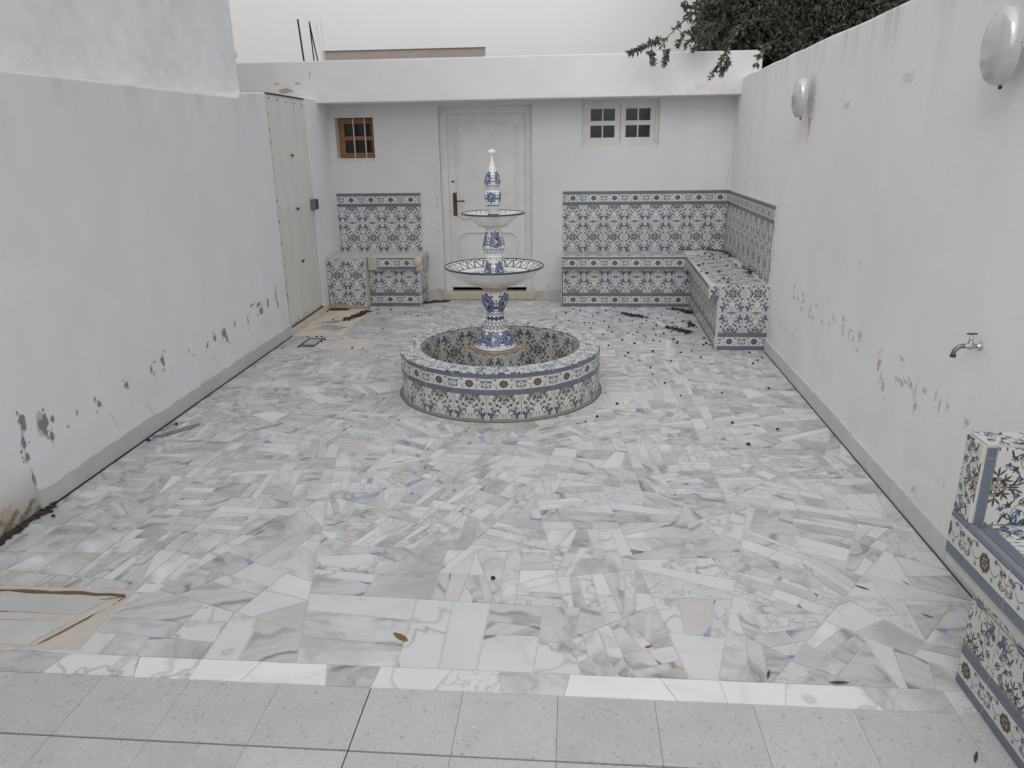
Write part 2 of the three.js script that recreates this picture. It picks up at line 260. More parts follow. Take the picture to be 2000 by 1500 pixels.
// ------------------------------------------------------------------ outbuilding at the back
const outb = base('outbuilding', 'low white outbuilding with overhanging flat roof, panelled door and two small windows', 'building', [0, 0, ZB]);
{
  const paintB = (ctx, X, Y, S) => {
    blotch(ctx, X(-1.36), Y(.08), .05 * S, .05 * S, 'rgba(190,150,110,0.6)', 61, 6); blotch(ctx, X(-.34), Y(.06), .06 * S, .05 * S, 'rgba(190,150,110,0.5)', 62, 6);
    ctx.fillStyle = 'rgba(185,180,172,0.6)'; ctx.fillRect(X(-.4), Y(.1), X(-.1) - X(-.4), Y(0) - Y(.1)); ctx.fillRect(X(-1.5), Y(.1), .16 * S, Y(0) - Y(.1));
    blotch(ctx, X(1.5), Y(1.2), .01 * S, .09 * S, 'rgba(205,185,165,0.6)', 64, 4);
    for (const y of [.95, 1.03, .7, 1.25]) blotch(ctx, X(-1.36), Y(y), 2, 3, 'rgba(120,115,110,0.7)', 70 + y * 10, 2);
  };
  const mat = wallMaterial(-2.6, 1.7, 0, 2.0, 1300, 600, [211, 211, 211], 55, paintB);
  const s = new THREE.Shape(); s.moveTo(-2.6, 0); s.lineTo(1.7, 0); s.lineTo(1.7, 2.0); s.lineTo(-2.6, 2.0); s.closePath();
  const hole = (x0, x1, y0, y1) => { const h = new THREE.Path(); h.moveTo(x0, y0); h.lineTo(x0, y1); h.lineTo(x1, y1); h.lineTo(x1, y0); h.closePath(); s.holes.push(h); };
  hole(-1.32, -0.40, 0.03, 1.9); hole(-2.35, -1.965, 1.42, 1.812); hole(0.08, 0.822, 1.502, 1.934);
  const g = new THREE.ExtrudeGeometry(s, { depth: 0.24, bevelEnabled: false }); g.translate(0, 0, -0.24); uvPlane(g, 0, 1, -2.6, 1.7, 0, 2.0);
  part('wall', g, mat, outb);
  part('inner_shell', uvMetres(box(-3.2, 1.72, -0.1, 1.9, -2.2, -0.6)), STD({ color: lin(0.05, 0.05, 0.05), roughness: 1 }), outb);
  // roof slab, front edge slightly skewed
  const rs = new THREE.Shape(); rs.moveTo(-3.35, 0.36); rs.lineTo(1.69, 0.2); rs.lineTo(1.69, -2.2); rs.lineTo(-3.35, -2.2); rs.closePath();
  const rg = new THREE.ExtrudeGeometry(rs, { depth: 0.352, bevelEnabled: true, bevelSize: 0.008, bevelThickness: 0.008, bevelOffset: -0.008, bevelSegments: 2 }); rg.rotateX(Math.PI / 2); rg.translate(0, 2.302, 0);
  { const p = rg.attributes.position; for (let i = 0; i < p.count; i++) p.setY(i, p.getY(i) + 0.004 * p.getX(i)); } // the right end sits a little higher
  const roofMat = wallMaterial(-3.35, 1.69, 1.9, 2.35, 1400, 128, [228, 228, 228], 87, (ctx, X, Y, S) => {
    const q = 'rgba(224,206,196,0.10)';
    for (let i = 0; i < 14; i++) { const r = rng(i + 3); blotch(ctx, X(-3 + r() * .85), Y(2.0 + r() * .3), .09 * S, .06 * S, q, i * 5 + 1, 2); }
    blotch(ctx, X(-2.69), Y(2.05), .09 * S, .03 * S, 'rgba(165,145,130,0.7)', 44, 5); blotch(ctx, X(-2.66), Y(2.08), .05 * S, .016 * S, 'rgba(225,222,216,0.95)', 45, 0);
    blotch(ctx, X(-2.45), Y(2.18), .006 * S, .03 * S, 'rgba(140,135,130,0.6)', 46, 3);
    
    for (let i = 0; i < 12; i++) { const r = rng(i + 400); blotch(ctx, X(.9 + r() * .7), Y(1.97 + r() * .06), .05 * S, .03 * S, 'rgba(205,175,150,0.12)', i + 500, 2); }
  }, 0);
  uvPlane(rg, 0, 1, -3.35, 1.69, 1.9, 2.35);
  part('roof_slab', rg, roofMat, outb);

  // door
  const white = STD({ map: M.plaster.map, color: lin(0.85, 0.84, 0.83), roughness: 0.5 }), seam = STD({ color: lin(0.66, 0.6, 0.56), roughness: 0.7 });
  const d = new THREE.Group(); d.name = 'door'; outb.add(d);
  const fr = new THREE.Shape(); fr.moveTo(-1.335, 0.05); fr.lineTo(-1.335, 1.915); fr.lineTo(-0.385, 1.915); fr.lineTo(-0.385, 0.05); fr.lineTo(-0.47, 0.05); fr.lineTo(-0.47, 1.83); fr.lineTo(-1.25, 1.83); fr.lineTo(-1.25, 0.05); fr.closePath();
  const fg = new THREE.ExtrudeGeometry(fr, { depth: 0.05, bevelEnabled: true, bevelSize: 0.005, bevelThickness: 0.005, bevelOffset: -0.005, bevelSegments: 1 }); fg.translate(0, 0, -0.125); part('frame', uvMetres(fg), white, d);
  part('leaf', uvMetres(rbox(-1.262, -0.458, 0.111, 1.842, -0.14, -0.1, 0.004)), white, d);
  part('gap', box(-1.25, -0.47, 0.104, 0.111, -0.135, -0.105), STD({ color: lin(0.015, 0.012, 0.01), roughness: 1 }), d);
  const ring = (pts, w, dep, z) => { // moulding of width w round a polygon
    const cx = pts.reduce((a, p) => a + p[0], 0) / pts.length, cy = pts.reduce((a, p) => a + p[1], 0) / pts.length;
    const sh = new THREE.Shape(pts.map((p) => new THREE.Vector2(...p)));
    const inner = pts.map(([x, y]) => new THREE.Vector2(x + Math.sign(cx - x) * w * (Math.abs(x - cx) > 0.02 ? 1 : 0), y + Math.sign(cy - y) * w));
    sh.holes.push(new THREE.Path(inner.reverse()));
    const e = new THREE.ExtrudeGeometry(sh, { depth: dep, bevelEnabled: true, bevelSize: 0.003, bevelThickness: 0.003, bevelOffset: -0.003, bevelSegments: 2 }); e.translate(0, 0, z); return uvMetres(e);
  };
  part('moulding', ring([[-1.17, 0.86], [-1.11, 0.82], [-0.61, 0.82], [-0.55, 0.86], [-0.55, 1.72], [-0.6, 1.755], [-1.12, 1.755], [-1.17, 1.72]], 0.02, 0.012, -0.1), white, d);
  part('moulding', ring([[-1.17, 0.2], [-0.55, 0.2], [-0.55, 0.655], [-0.61, 0.695], [-1.11, 0.695], [-1.17, 0.655]], 0.02, 0.012, -0.1), white, d);
  part('seam', box(-1.2495, -1.2465, 0.12, 1.826, -0.135, -0.112), seam, d);
  const bronze = STD({ color: lin(0.11, 0.06, 0.035), roughness: 0.45, metalness: 0.6 });
  part('handle_plate', rbox(-1.215, -1.175, 0.85, 1.08, -0.1, -0.093, 0.003).scale(1, 1, 1), bronze, d);
  const lever = mergeGeometries([new THREE.CylinderGeometry(0.008, 0.009, 0.05, 10).rotateX(Math.PI / 2).translate(-1.195, 1.0, -0.07), new THREE.CylinderGeometry(0.007, 0.008, 0.1, 10).rotateZ(Math.PI / 2).translate(-1.147, 1.0, -0.047), new THREE.SphereGeometry(0.009, 8, 6).translate(-1.097, 1.0, -0.047)].map((q) => q.toNonIndexed()));
  part('handle', lever, bronze, d);
  part('keyhole', new THREE.CylinderGeometry(0.012, 0.012, 0.006, 12).rotateX(Math.PI / 2).translate(-1.21, 1.19, -0.097), bronze, d);
  part('bolt_head', new THREE.CylinderGeometry(0.006, 0.006, 0.006, 8).rotateX(Math.PI / 2).translate(-1.175, 1.195, -0.097), bronze, d);
  part('door_step', uvMetres(rbox(-1.34, -0.37, 0.004, 0.072, -0.2, 0.035, 0.006)), STD({ map: M.mortar.map, color: lin(0.68, 0.58, 0.48), bumpMap: plasterBump, bumpScale: 0.006, roughness: 0.95 }), outb);

  // small wooden window with two white bars
  const glass = STD({ color: lin(0.012, 0.014, 0.015), roughness: 0.08 });
  const [wc, wx] = newCanvas(128, 128); fillNoise(wc, wx, (x, y) => { const k = 1 + (fbm(x / 60, y / 4, 3) - .5) * .5; return [152 * k, 102 * k, 64 * k]; });
  const wood = STD({ map: canvasTex(wc), roughness: 0.6 });
  const w = new THREE.Group(); w.name = 'window'; w.userData.label = 'small window with orange-brown wooden frame and white bars'; outb.add(w);
  const X0 = -2.345, X1 = -1.97, Y0 = 1.43, Y1 = 1.808, T = 0.05, Z = -0.15;
  const wf = new THREE.Shape([[X0, Y0], [X1, Y0], [X1, Y1], [X0, Y1]].map((p) => new THREE.Vector2(...p)));
  for (const [a, b] of [[Y0 + T, (Y0 + Y1) / 2 - 0.02], [(Y0 + Y1) / 2 + 0.02, Y1 - T]]) { wf.holes.push(new THREE.Path([[X0 + T, a], [X0 + T, b], [X1 - T, b], [X1 - T, a]].map((p) => new THREE.Vector2(...p)))); part('pane', box(X0 + T - 0.004, X1 - T + 0.004, a - 0.004, b + 0.004, Z + 0.005, Z + 0.012), glass, w); }
  const wg = new THREE.ExtrudeGeometry(wf, { depth: 0.035, bevelEnabled: true, bevelSize: 0.004, bevelThickness: 0.004, bevelOffset: -0.004, bevelSegments: 1 }); wg.translate(0, 0, Z); part('frame', uvMetres(wg, 3), wood, w);
  for (const x of [-2.19, -2.075]) part('bar', new THREE.CylinderGeometry(0.006, 0.006, 0.388, 8).translate(x, 1.617, Z + 0.07), white, w);
  { const t = new THREE.Shape([[-2.366, 1.404], [-1.949, 1.404], [-1.949, 1.828], [-2.366, 1.828]].map((q) => new THREE.Vector2(...q))); t.holes.push(new THREE.Path([[-2.35, 1.42], [-2.35, 1.812], [-1.965, 1.812], [-1.965, 1.42]].map((q) => new THREE.Vector2(...q)))); const tg = new THREE.ExtrudeGeometry(t, { depth: 0.006, bevelEnabled: false }); tg.translate(0, 0, -0.001); part('surround', uvMetres(tg), white, w); }
  part('sill', uvMetres(box(-2.349, -1.966, 1.4205, 1.429, -0.2, 0.01)), white, w);

  // white double casement
  const p = new THREE.Group(); p.name = 'window'; p.userData.label = 'white double casement window with eight dark panes'; outb.add(p);
  const rim = new THREE.Shape([[0.07, 1.494], [0.832, 1.494], [0.832, 1.944], [0.07, 1.944]].map((q) => new THREE.Vector2(...q)));
  rim.holes.push(new THREE.Path([[0.12, 1.545], [0.12, 1.895], [0.782, 1.895], [0.782, 1.545]].map((q) => new THREE.Vector2(...q))));
  const bev = { depth: 0.05, bevelEnabled: true, bevelSize: 0.004, bevelThickness: 0.004, bevelOffset: -0.004, bevelSegments: 1 };
  const pink = STD({ map: M.plaster.map, color: lin(0.8, 0.765, 0.745), roughness: 0.55 });
  const rimG = new THREE.ExtrudeGeometry(rim, bev); rimG.translate(0, 0, -0.085); part('frame', uvMetres(rimG), pink, p);
  for (const [a, b] of [[0.114, 0.4495], [0.4525, 0.788]]) {
    const cs = new THREE.Shape([[a, 1.538], [b, 1.538], [b, 1.902], [a, 1.902]].map((q) => new THREE.Vector2(...q)));
    const mx = (a + b) / 2, my = 1.722;
    for (const [u0, u1] of [[a + 0.052, mx - 0.007], [mx + 0.007, b - 0.052]]) for (const [v0, v1] of [[1.59, my - 0.022], [my + 0.022, 1.852]]) {
      cs.holes.push(new THREE.Path([[u0, v0], [u0, v1], [u1, v1], [u1, v0]].map((q) => new THREE.Vector2(...q))));
      part('pane', box(u0 - 0.003, u1 + 0.003, v0 - 0.003, v1 + 0.003, -0.064, -0.058), glass, p);
    }
    const cg = new THREE.ExtrudeGeometry(cs, { ...bev, depth: 0.026 }); cg.translate(0, 0, -0.068); part('casement', uvMetres(cg), pink, p);
  }
}

// ------------------------------------------------------------------ glazed tiles: two prints
const BLUE = '#5f718c', BLUE2 = '#465d86', DARK = '#3a3a3e', ORANGE = '#94816c', BROWN = '#544a48', GREEN = '#48616e', GLAZE = '#dcdcd8';
function leafAt(ctx, x, y, a, l, w, col) { ctx.save(); ctx.translate(x, y); ctx.rotate(a); ctx.fillStyle = col; ctx.beginPath(); ctx.moveTo(0, 0); ctx.quadraticCurveTo(l * 0.5, -w, l, 0); ctx.quadraticCurveTo(l * 0.5, w, 0, 0); ctx.fill(); ctx.restore(); }
function curl(ctx, x, y, r, a0, a1, col, lw, shrink = 0.5) { ctx.strokeStyle = col; ctx.lineWidth = lw; ctx.lineCap = 'round'; ctx.beginPath(); for (let i = 0; i <= 24; i++) { const t = i / 24, a = mix(a0, a1, t), q = r * mix(1, shrink, t); ctx.lineTo(x + Math.cos(a) * q, y + Math.sin(a) * q); } ctx.stroke(); }
function sprig(ctx, x, y, a, s, col) { for (const k of [-0.9, -0.3, 0.3, 0.9]) leafAt(ctx, x, y, a + k, s * (1.15 - Math.abs(k) * 0.25), s * 0.24, col); ctx.fillStyle = DARK; ctx.beginPath(); ctx.arc(x, y, s * 0.16, 0, 7); ctx.fill(); }
function flower(ctx, cx, cy, s) {
  for (let i = 0; i < 8; i++) { const a = i / 8 * Math.PI * 2, long = i % 2 === 0; ctx.strokeStyle = DARK; ctx.lineWidth = s * 0.06; ctx.beginPath(); ctx.moveTo(cx, cy); ctx.lineTo(cx + Math.cos(a) * s * 0.8, cy + Math.sin(a) * s * 0.8); ctx.stroke();
    const q = long ? 0.95 : 0.78; for (const k of [-0.75, 0, 0.75]) leafAt(ctx, cx + Math.cos(a) * s * q * 0.55, cy + Math.sin(a) * s * q * 0.55, a + k, s * (long ? 0.46 : 0.36), s * 0.1, k === 0 ? DARK : i % 2 ? GREEN : BROWN); }
  for (let i = 0; i < 12; i++) { const a = i / 12 * 6.2832 + 0.2; ctx.fillStyle = i % 3 ? (i % 2 ? BROWN : DARK) : ORANGE; ctx.beginPath(); ctx.arc(cx + Math.cos(a) * s * 0.36, cy + Math.sin(a) * s * 0.38, s * 0.11, 0, 7); ctx.fill(); }
  ctx.fillStyle = ORANGE; ctx.beginPath(); ctx.arc(cx, cy, s * 0.2, 0, 7); ctx.fill();
  ctx.fillStyle = '#c9c3b8'; ctx.beginPath(); ctx.arc(cx, cy, s * 0.13, 0, 7); ctx.fill();
  ctx.fillStyle = BLUE2; ctx.beginPath(); ctx.arc(cx, cy, s * 0.09, 0, 7); ctx.fill();
  for (const [dx, dy] of [[1, 0], [-1, 0]]) { ctx.strokeStyle = DARK; ctx.lineWidth = s * 0.07; ctx.beginPath(); ctx.moveTo(cx + dx * s * 0.5, cy - s * 0.12); ctx.quadraticCurveTo(cx + dx * s * 0.9, cy - s * 0.06, cx + dx * s * 1.12, cy - s * 0.26); ctx.moveTo(cx + dx * s * 0.5, cy + s * 0.12); ctx.quadraticCurveTo(cx + dx * s * 0.9, cy + s * 0.06, cx + dx * s * 1.12, cy + s * 0.26); ctx.stroke(); }
}
function glaze(c, ctx, seed) { fillNoise(c, ctx, (x, y) => { const k = 1 + (fbm(x / 90 + seed, y / 90, 3) - 0.5) * 0.05 + (vnoise(x * 0.7, y * 0.7) - 0.5) * 0.015; return [206 * k, 207 * k, 204 * k]; }); }
const tileA = (() => {
  const [c, ctx] = newCanvas(512, 768); glaze(c, ctx, 4);
  for (const fx of [1, -1]) for (const fy of [1, -1]) { // one quarter, mirrored
    ctx.save(); ctx.translate(256, 384); ctx.scale(fx, fy); ctx.translate(-256, -384); // quarter: x 0..256, y 0..384
    curl(ctx, 208, 96, 92, -1.45, -3.3, ORANGE, 11, 0.95); curl(ctx, 150, 40, 46, 3.0, 0.4, ORANGE, 9, 0.5);
    curl(ctx, 40, 190, 96, -1.2, 1.2, BROWN, 5, 0.8);
    sprig(ctx, 84, 78, 1.9, 84, BLUE2); sprig(ctx, 48, 40, 0.6, 66, BLUE); sprig(ctx, 112, 132, 1.3, 58, GREEN); sprig(ctx, 158, 156, 0.9, 44, DARK); curl(ctx, 96, 60, 60, 0.2, 3.4, DARK, 9, 0.6); leafAt(ctx, 128, 86, 0.2, 62, 14, BLUE);
    sprig(ctx, 62, 204, -0.5, 54, BLUE2); sprig(ctx, 40, 266, 0.9, 44, DARK); curl(ctx, 56, 268, 34, 1.6, -2.2, DARK, 8, 0.4); leafAt(ctx, 24, 160, 1.2, 48, 11, GREEN);
    leafAt(ctx, 14, 330, -0.4, 42, 10, ORANGE); leafAt(ctx, 20, 372, -0.8, 36, 9, GREEN); curl(ctx, 8, 384, 36, -1.57, 0, ORANGE, 7, 0.8);
    sprig(ctx, 140, 236, 0.7, 50, DARK); sprig(ctx, 196, 206, 1.4, 46, BLUE2); curl(ctx, 170, 290, 60, 2.0, 4.6, DARK, 9, 0.6); sprig(ctx, 92, 322, 0.1, 46, GREEN); leafAt(ctx, 200, 100, 1.9, 70, 16, DARK); leafAt(ctx, 234, 60, 1.6, 60, 14, BLUE2); sprig(ctx, 22, 108, 1.0, 44, DARK);
    ctx.fillStyle = BLUE2; ctx.fillRect(222, 4, 34, 22); ctx.fillStyle = ORANGE; ctx.fillRect(206, 8, 14, 14); leafAt(ctx, 216, 30, 0.9, 34, 8, DARK);
    ctx.restore();
  }
  flower(ctx, 256, 384, 158);
  ctx.strokeStyle = 'rgba(150,140,125,0.35)'; ctx.lineWidth = 4; ctx.strokeRect(0, 0, 512, 768);
  const t = canvasTex(c, false); return t;
})();
const tileB = (() => {
  const [c, ctx] = newCanvas(512, 340); glaze(c, ctx, 9);
  const r = rng(12);
  for (const [y, h] of [[0, 80], [262, 78]]) {
    ctx.fillStyle = '#6b7382'; ctx.fillRect(0, y, 512, h);
    for (let i = 0; i < 15; i++) { ctx.fillStyle = i % 2 ? 'rgba(88,96,120,0.35)' : 'rgba(98,108,118,0.35)'; ctx.beginPath(); ctx.ellipse(17 + i * 34, y + h / 2, 13, h * 0.3, 0, 0, 7); ctx.fill(); }
    ctx.strokeStyle = 'rgba(60,58,64,0.8)'; ctx.lineWidth = 5; ctx.beginPath(); ctx.moveTo(0, y + (y ? 2 : h - 2)); ctx.lineTo(512, y + (y ? 2 : h - 2)); ctx.stroke();
  }
  for (const fx of [1, -1]) {
    ctx.save(); ctx.translate(256, 0); ctx.scale(fx, 1);
    curl(ctx, 150, 171, 78, -2.3, 0.6, ORANGE, 9, 0.6); curl(ctx, 226, 190, 44, 2.4, -1.4, ORANGE, 8, 0.6); curl(ctx, 120, 150, 50, 2.6, 0.2, BROWN, 6, 0.8);
    sprig(ctx, 178, 132, 0.4, 44, BLUE2); sprig(ctx, 222, 118, 1.2, 36, DARK); sprig(ctx, 186, 214, -0.6, 44, BLUE); sprig(ctx, 108, 108, -0.1, 32, DARK); sprig(ctx, 96, 228, 0.1, 28, GREEN); sprig(ctx, 238, 224, -1.4, 32, ORANGE);
    ctx.restore();
  }
  ctx.fillStyle = BROWN; ctx.beginPath(); ctx.ellipse(256, 171, 62, 58, 0, 0, 7); ctx.fill();
  ctx.fillStyle = DARK; for (let i = 0; i < 8; i++) leafAt(ctx, 256, 171, i * Math.PI / 4, 74, 16, DARK);
  ctx.fillStyle = '#b7936a'; for (let i = 0; i < 6; i++) { ctx.beginPath(); ctx.arc(256 + Math.cos(i) * 26, 171 + Math.sin(i) * 26, 9, 0, 7); ctx.fill(); }
  ctx.fillStyle = BLUE2; ctx.beginPath(); ctx.arc(256, 171, 11, 0, 7); ctx.fill();
  return canvasTex(c, false);
})();
const tileMats = { A: [], B: [] };
for (const [k, t] of [['A', tileA], ['B', tileB]]) for (const c of [[1, 1, 1], [0.93, 0.93, 0.92], [0.98, 0.965, 0.93]]) tileMats[k].push(STD({ map: t, color: lin(...c), roughness: 0.32 }));
const tileGeos = new Map();
function tileGeo(w, h, u0, v0, u1, v1, t = 0.007) {
  const key = [w, h, u0, v0, u1, v1, t].map((x) => x.toFixed(4)).join();
  if (!tileGeos.has(key)) {
    const e = 0.0022, P = [], U = [], N = [];
    const ring = [[0, 0], [w, 0], [w, h], [0, h]], top = [[e, e], [w - e, e], [w - e, h - e], [e, h - e]];
    const uvOf = ([x, y]) => [mix(u0, u1, x / w), mix(v0, v1, y / h)];
    const quad = (pts, uvs) => { for (const i of [0, 1, 2, 0, 2, 3]) { P.push(...pts[i]); U.push(...uvs[i]); } };
    quad(top.map((q) => [...q, t]), top.map(uvOf));
    for (let i = 0; i < 4; i++) { const j = (i + 1) % 4; quad([[...ring[i], t - e], [...ring[j], t - e], [...top[j], t], [...top[i], t]], [uvOf(ring[i]), uvOf(ring[j]), uvOf(top[j]), uvOf(top[i])]); quad([[...ring[i], -0.002], [...ring[j], -0.002], [...ring[j], t - e], [...ring[i], t - e]], Array(4).fill([0.03, 0.45])); }
    const g = new THREE.BufferGeometry(); g.setAttribute('position', new THREE.Float32BufferAttribute(P, 3)); g.setAttribute('uv', new THREE.Float32BufferAttribute(U, 2)); g.computeVertexNormals(); tileGeos.set(key, g);
  }
  return tileGeos.get(key);
}
const tr = rng(2024);
function panel(parent, O, U, Vv, cols, rows, gap = 0.003, name = 'tile') { // cols: [u0, u1, t0, t1]; rows: [v0, v1, kind, t0, t1]
  const N = U.clone().cross(Vv), q = new THREE.Quaternion().setFromRotationMatrix(new THREE.Matrix4().makeBasis(U, Vv, N));
  for (const [v0, v1, kind, t0, t1] of rows) for (const [u0, u1, s0, s1] of cols) {
    const m = part(name, tileGeo(u1 - u0 - gap, v1 - v0 - gap, s0, t0, s1, t1), tileMats[kind][Math.floor(tr() * 3)], parent);
    m.position.copy(O).addScaledVector(U, u0 + gap / 2).addScaledVector(Vv, v0 + gap / 2).addScaledVector(N, (tr() - 0.5) * 0.0012);
    m.quaternion.copy(q);
  }
}
const TW = 0.205;
const colsOf = (u0, u1, w = TW, start = u0) => { const a = []; for (let u = start; u < u1 - 0.02; u += w) { const l = Math.max(u, u0), r = Math.min(u + w, u1); if (r - l > 0.015) a.push([l, r, (l - u) / w, (r - u) / w]); } return a; };
const PANEL = [[0.49, 0.795, 'A', 0, 1], [0.795, 0.955, 'A', 0, 0.52], [0.955, 1.09, 'B', 0, 1]];
const FRONT = [[0.004, 0.139, 'B', 0, 1], [0.139, 0.297, 'A', 0.48, 1], [0.297, 0.37, 'A', 0, 0.24]];
const X = V(1, 0, 0), Y = V(0, 1, 0), Zp = V(0, 0, 1), Xn = V(-1, 0, 0), Zn = V(0, 0, -1);

// ------------------------------------------------------------------ corner bench on the right
{
  const o = base('tiled_bench', 'L-shaped bench of blue and white tiles in the right back corner', 'bench', [-0.098, 0, ZB]);
  const dz = (z) => z - ZB, X1 = 1.62; // local: x from the left end, z from the back wall
  part('backrest', box(0, X1 - 0.005, 0.45, 1.093, -0.02, 0.002), M.grout, o);
  panel(o, V(0, 0, 0.0035), X, Y, colsOf(0, X1 - 0.012), PANEL);
  // side backrest on the right wall
  const U = V(0.093, 0, -5.2).normalize().negate(), side = V(1.6255 - 0.006, 0, 0.02); // towards the camera along the wall
  const sb = new THREE.Group(); sb.name = 'side_backrest'; o.add(sb); sb.position.set(1.622, 0, 0.0);
  { const Nn = U.clone().cross(Y), len = 1.93, g = box(0, len, 0.45, 1.093, -0.02, 0.004); g.applyMatrix4(new THREE.Matrix4().makeBasis(U, Y, Nn)); part('backing', g, M.grout, sb);
    panel(sb, Nn.clone().multiplyScalar(0.0055), U, Y, colsOf(0, len), PANEL); }
  // seat and base along the back wall
  part('seat', uvMetres(box(0, 1.2, 0.365, 0.499, 0.01, 0.385)), M.grout, o);
  panel(o, V(0, 0.5, 0.385), X, Zn, colsOf(0, 1.19), [[0.0, 0.19, 'A', 0.1, 0.72], [0.19, 0.372, 'A', 0.3, 0.9]]);
  panel(o, V(0, 0, 0.386), X, Y, colsOf(0, 1.175), [[0.372, 0.498, 'B', 0, 0.93]]);
  part('base', box(0.012, 1.27, 0.002, 0.363, 0.0, 0.342), M.grout, o);
  panel(o, V(0.012, 0, 0.3435), X, Y, colsOf(0, 1.26), FRONT);
  panel(o, V(0.001, 0, 0.0), Zp, Y, colsOf(0.01, 0.34), FRONT.slice(0, 2));
  // leg along the right wall; local z of the front end 1.94
  const ZE = 1.94, xa = (z) => 1.186 - 0.045 * (z - 0.385) / 1.5;      // outer edge of the seat
  part('seat', uvMetres(box(1.2, 1.6, 0.416, 0.506, 0.01, 1.83)), M.grout, o);
  const aU = V(xa(ZE) - xa(0.385), 0, ZE - 0.385).normalize();
  { const L = 1.545, s0 = V(xa(0.385) + 0.004, 0, 0.385); const g = box(0, L, 0.4, 0.505, -0.1, 0.0); g.applyMatrix4(new THREE.Matrix4().makeBasis(aU, Y, aU.clone().cross(Y)).setPosition(s0)); part('apron', g, M.grout, o);
    panel(o, s0.clone().addScaledVector(aU.clone().cross(Y), 0.0015), aU, Y, colsOf(0, L), [[0.405, 0.508, 'B', 0.3, 1]]);
    for (let k = 0; k < 2; k++) panel(o, V(xa(1.0) + 0.02 + k * 0.206, 0.507, k ? 0.04 : 0.39), Zp, X, colsOf(0, k ? 1.89 : 1.54, 0.205), [[0, k ? 0.16 : 0.205, 'A', 0.05, k ? 0.6 : 0.72]]); }
  { const p0 = V(1.254, 0, 0.35), bU = V(-0.032, 0, 1.42).normalize(), bN = bU.clone().cross(Y), L = 1.425; // skewed like the seat edge
    const g = box(0, L, 0.002, 0.415, -0.3, 0); g.applyMatrix4(new THREE.Matrix4().makeBasis(bU, Y, bN).setPosition(p0)); part('base', g, M.grout, o);
    panel(o, p0.clone().addScaledVector(bN, 0.0015), bU, Y, colsOf(0, L), [...FRONT.slice(0, 2), [0.297, 0.4, 'A', 0, 0.34]]); }
  // dark slot, rusty inside, then the end block
  part('slot_back', box(1.29, 1.58, 0.005, 0.41, 1.776, 1.83), STD({ map: M.mortar.map, color: lin(0.14, 0.085, 0.06), roughness: 1 }), o);
  part('end_block', uvMetres(box(1.215, 1.6, 0.002, 0.508, 1.835, 1.935)), M.grout, o);
  panel(o, V(1.222, 0, 1.936), X, Y, colsOf(0, 0.374, 0.187), [[0.004, 0.139, 'B', 0, 1], [0.139, 0.295, 'A', 0.48, 1], [0.295, 0.512, 'A', 0, 0.72]]);
  panel(o, V(1.2135, 0, 1.84), Zp, Y, [[0, 0.094, 0, 0.35]], [[0.004, 0.139, 'B', 0, 1], [0.139, 0.395, 'A', 0.1, 0.9]]);
  part('apron_end', uvMetres(box(xa(ZE) + 0.006, 1.213, 0.4, 0.507, 1.83, 1.934)), M.grout, o);
  panel(o, V(xa(ZE) + 0.008, 0, 1.9345), X, Y, [[0, 0.067, 0.02, 0.3]], [[0.432, 0.508, 'A', 0.05, 0.3], [0.402, 0.432, 'B', 0.02, 0.2]]);
  part('mortar_edge', uvMetres(rbox(1.597, 1.618, 0.003, 0.53, 1.8, 1.94, 0.008)), M.orangeMortar, o);
}
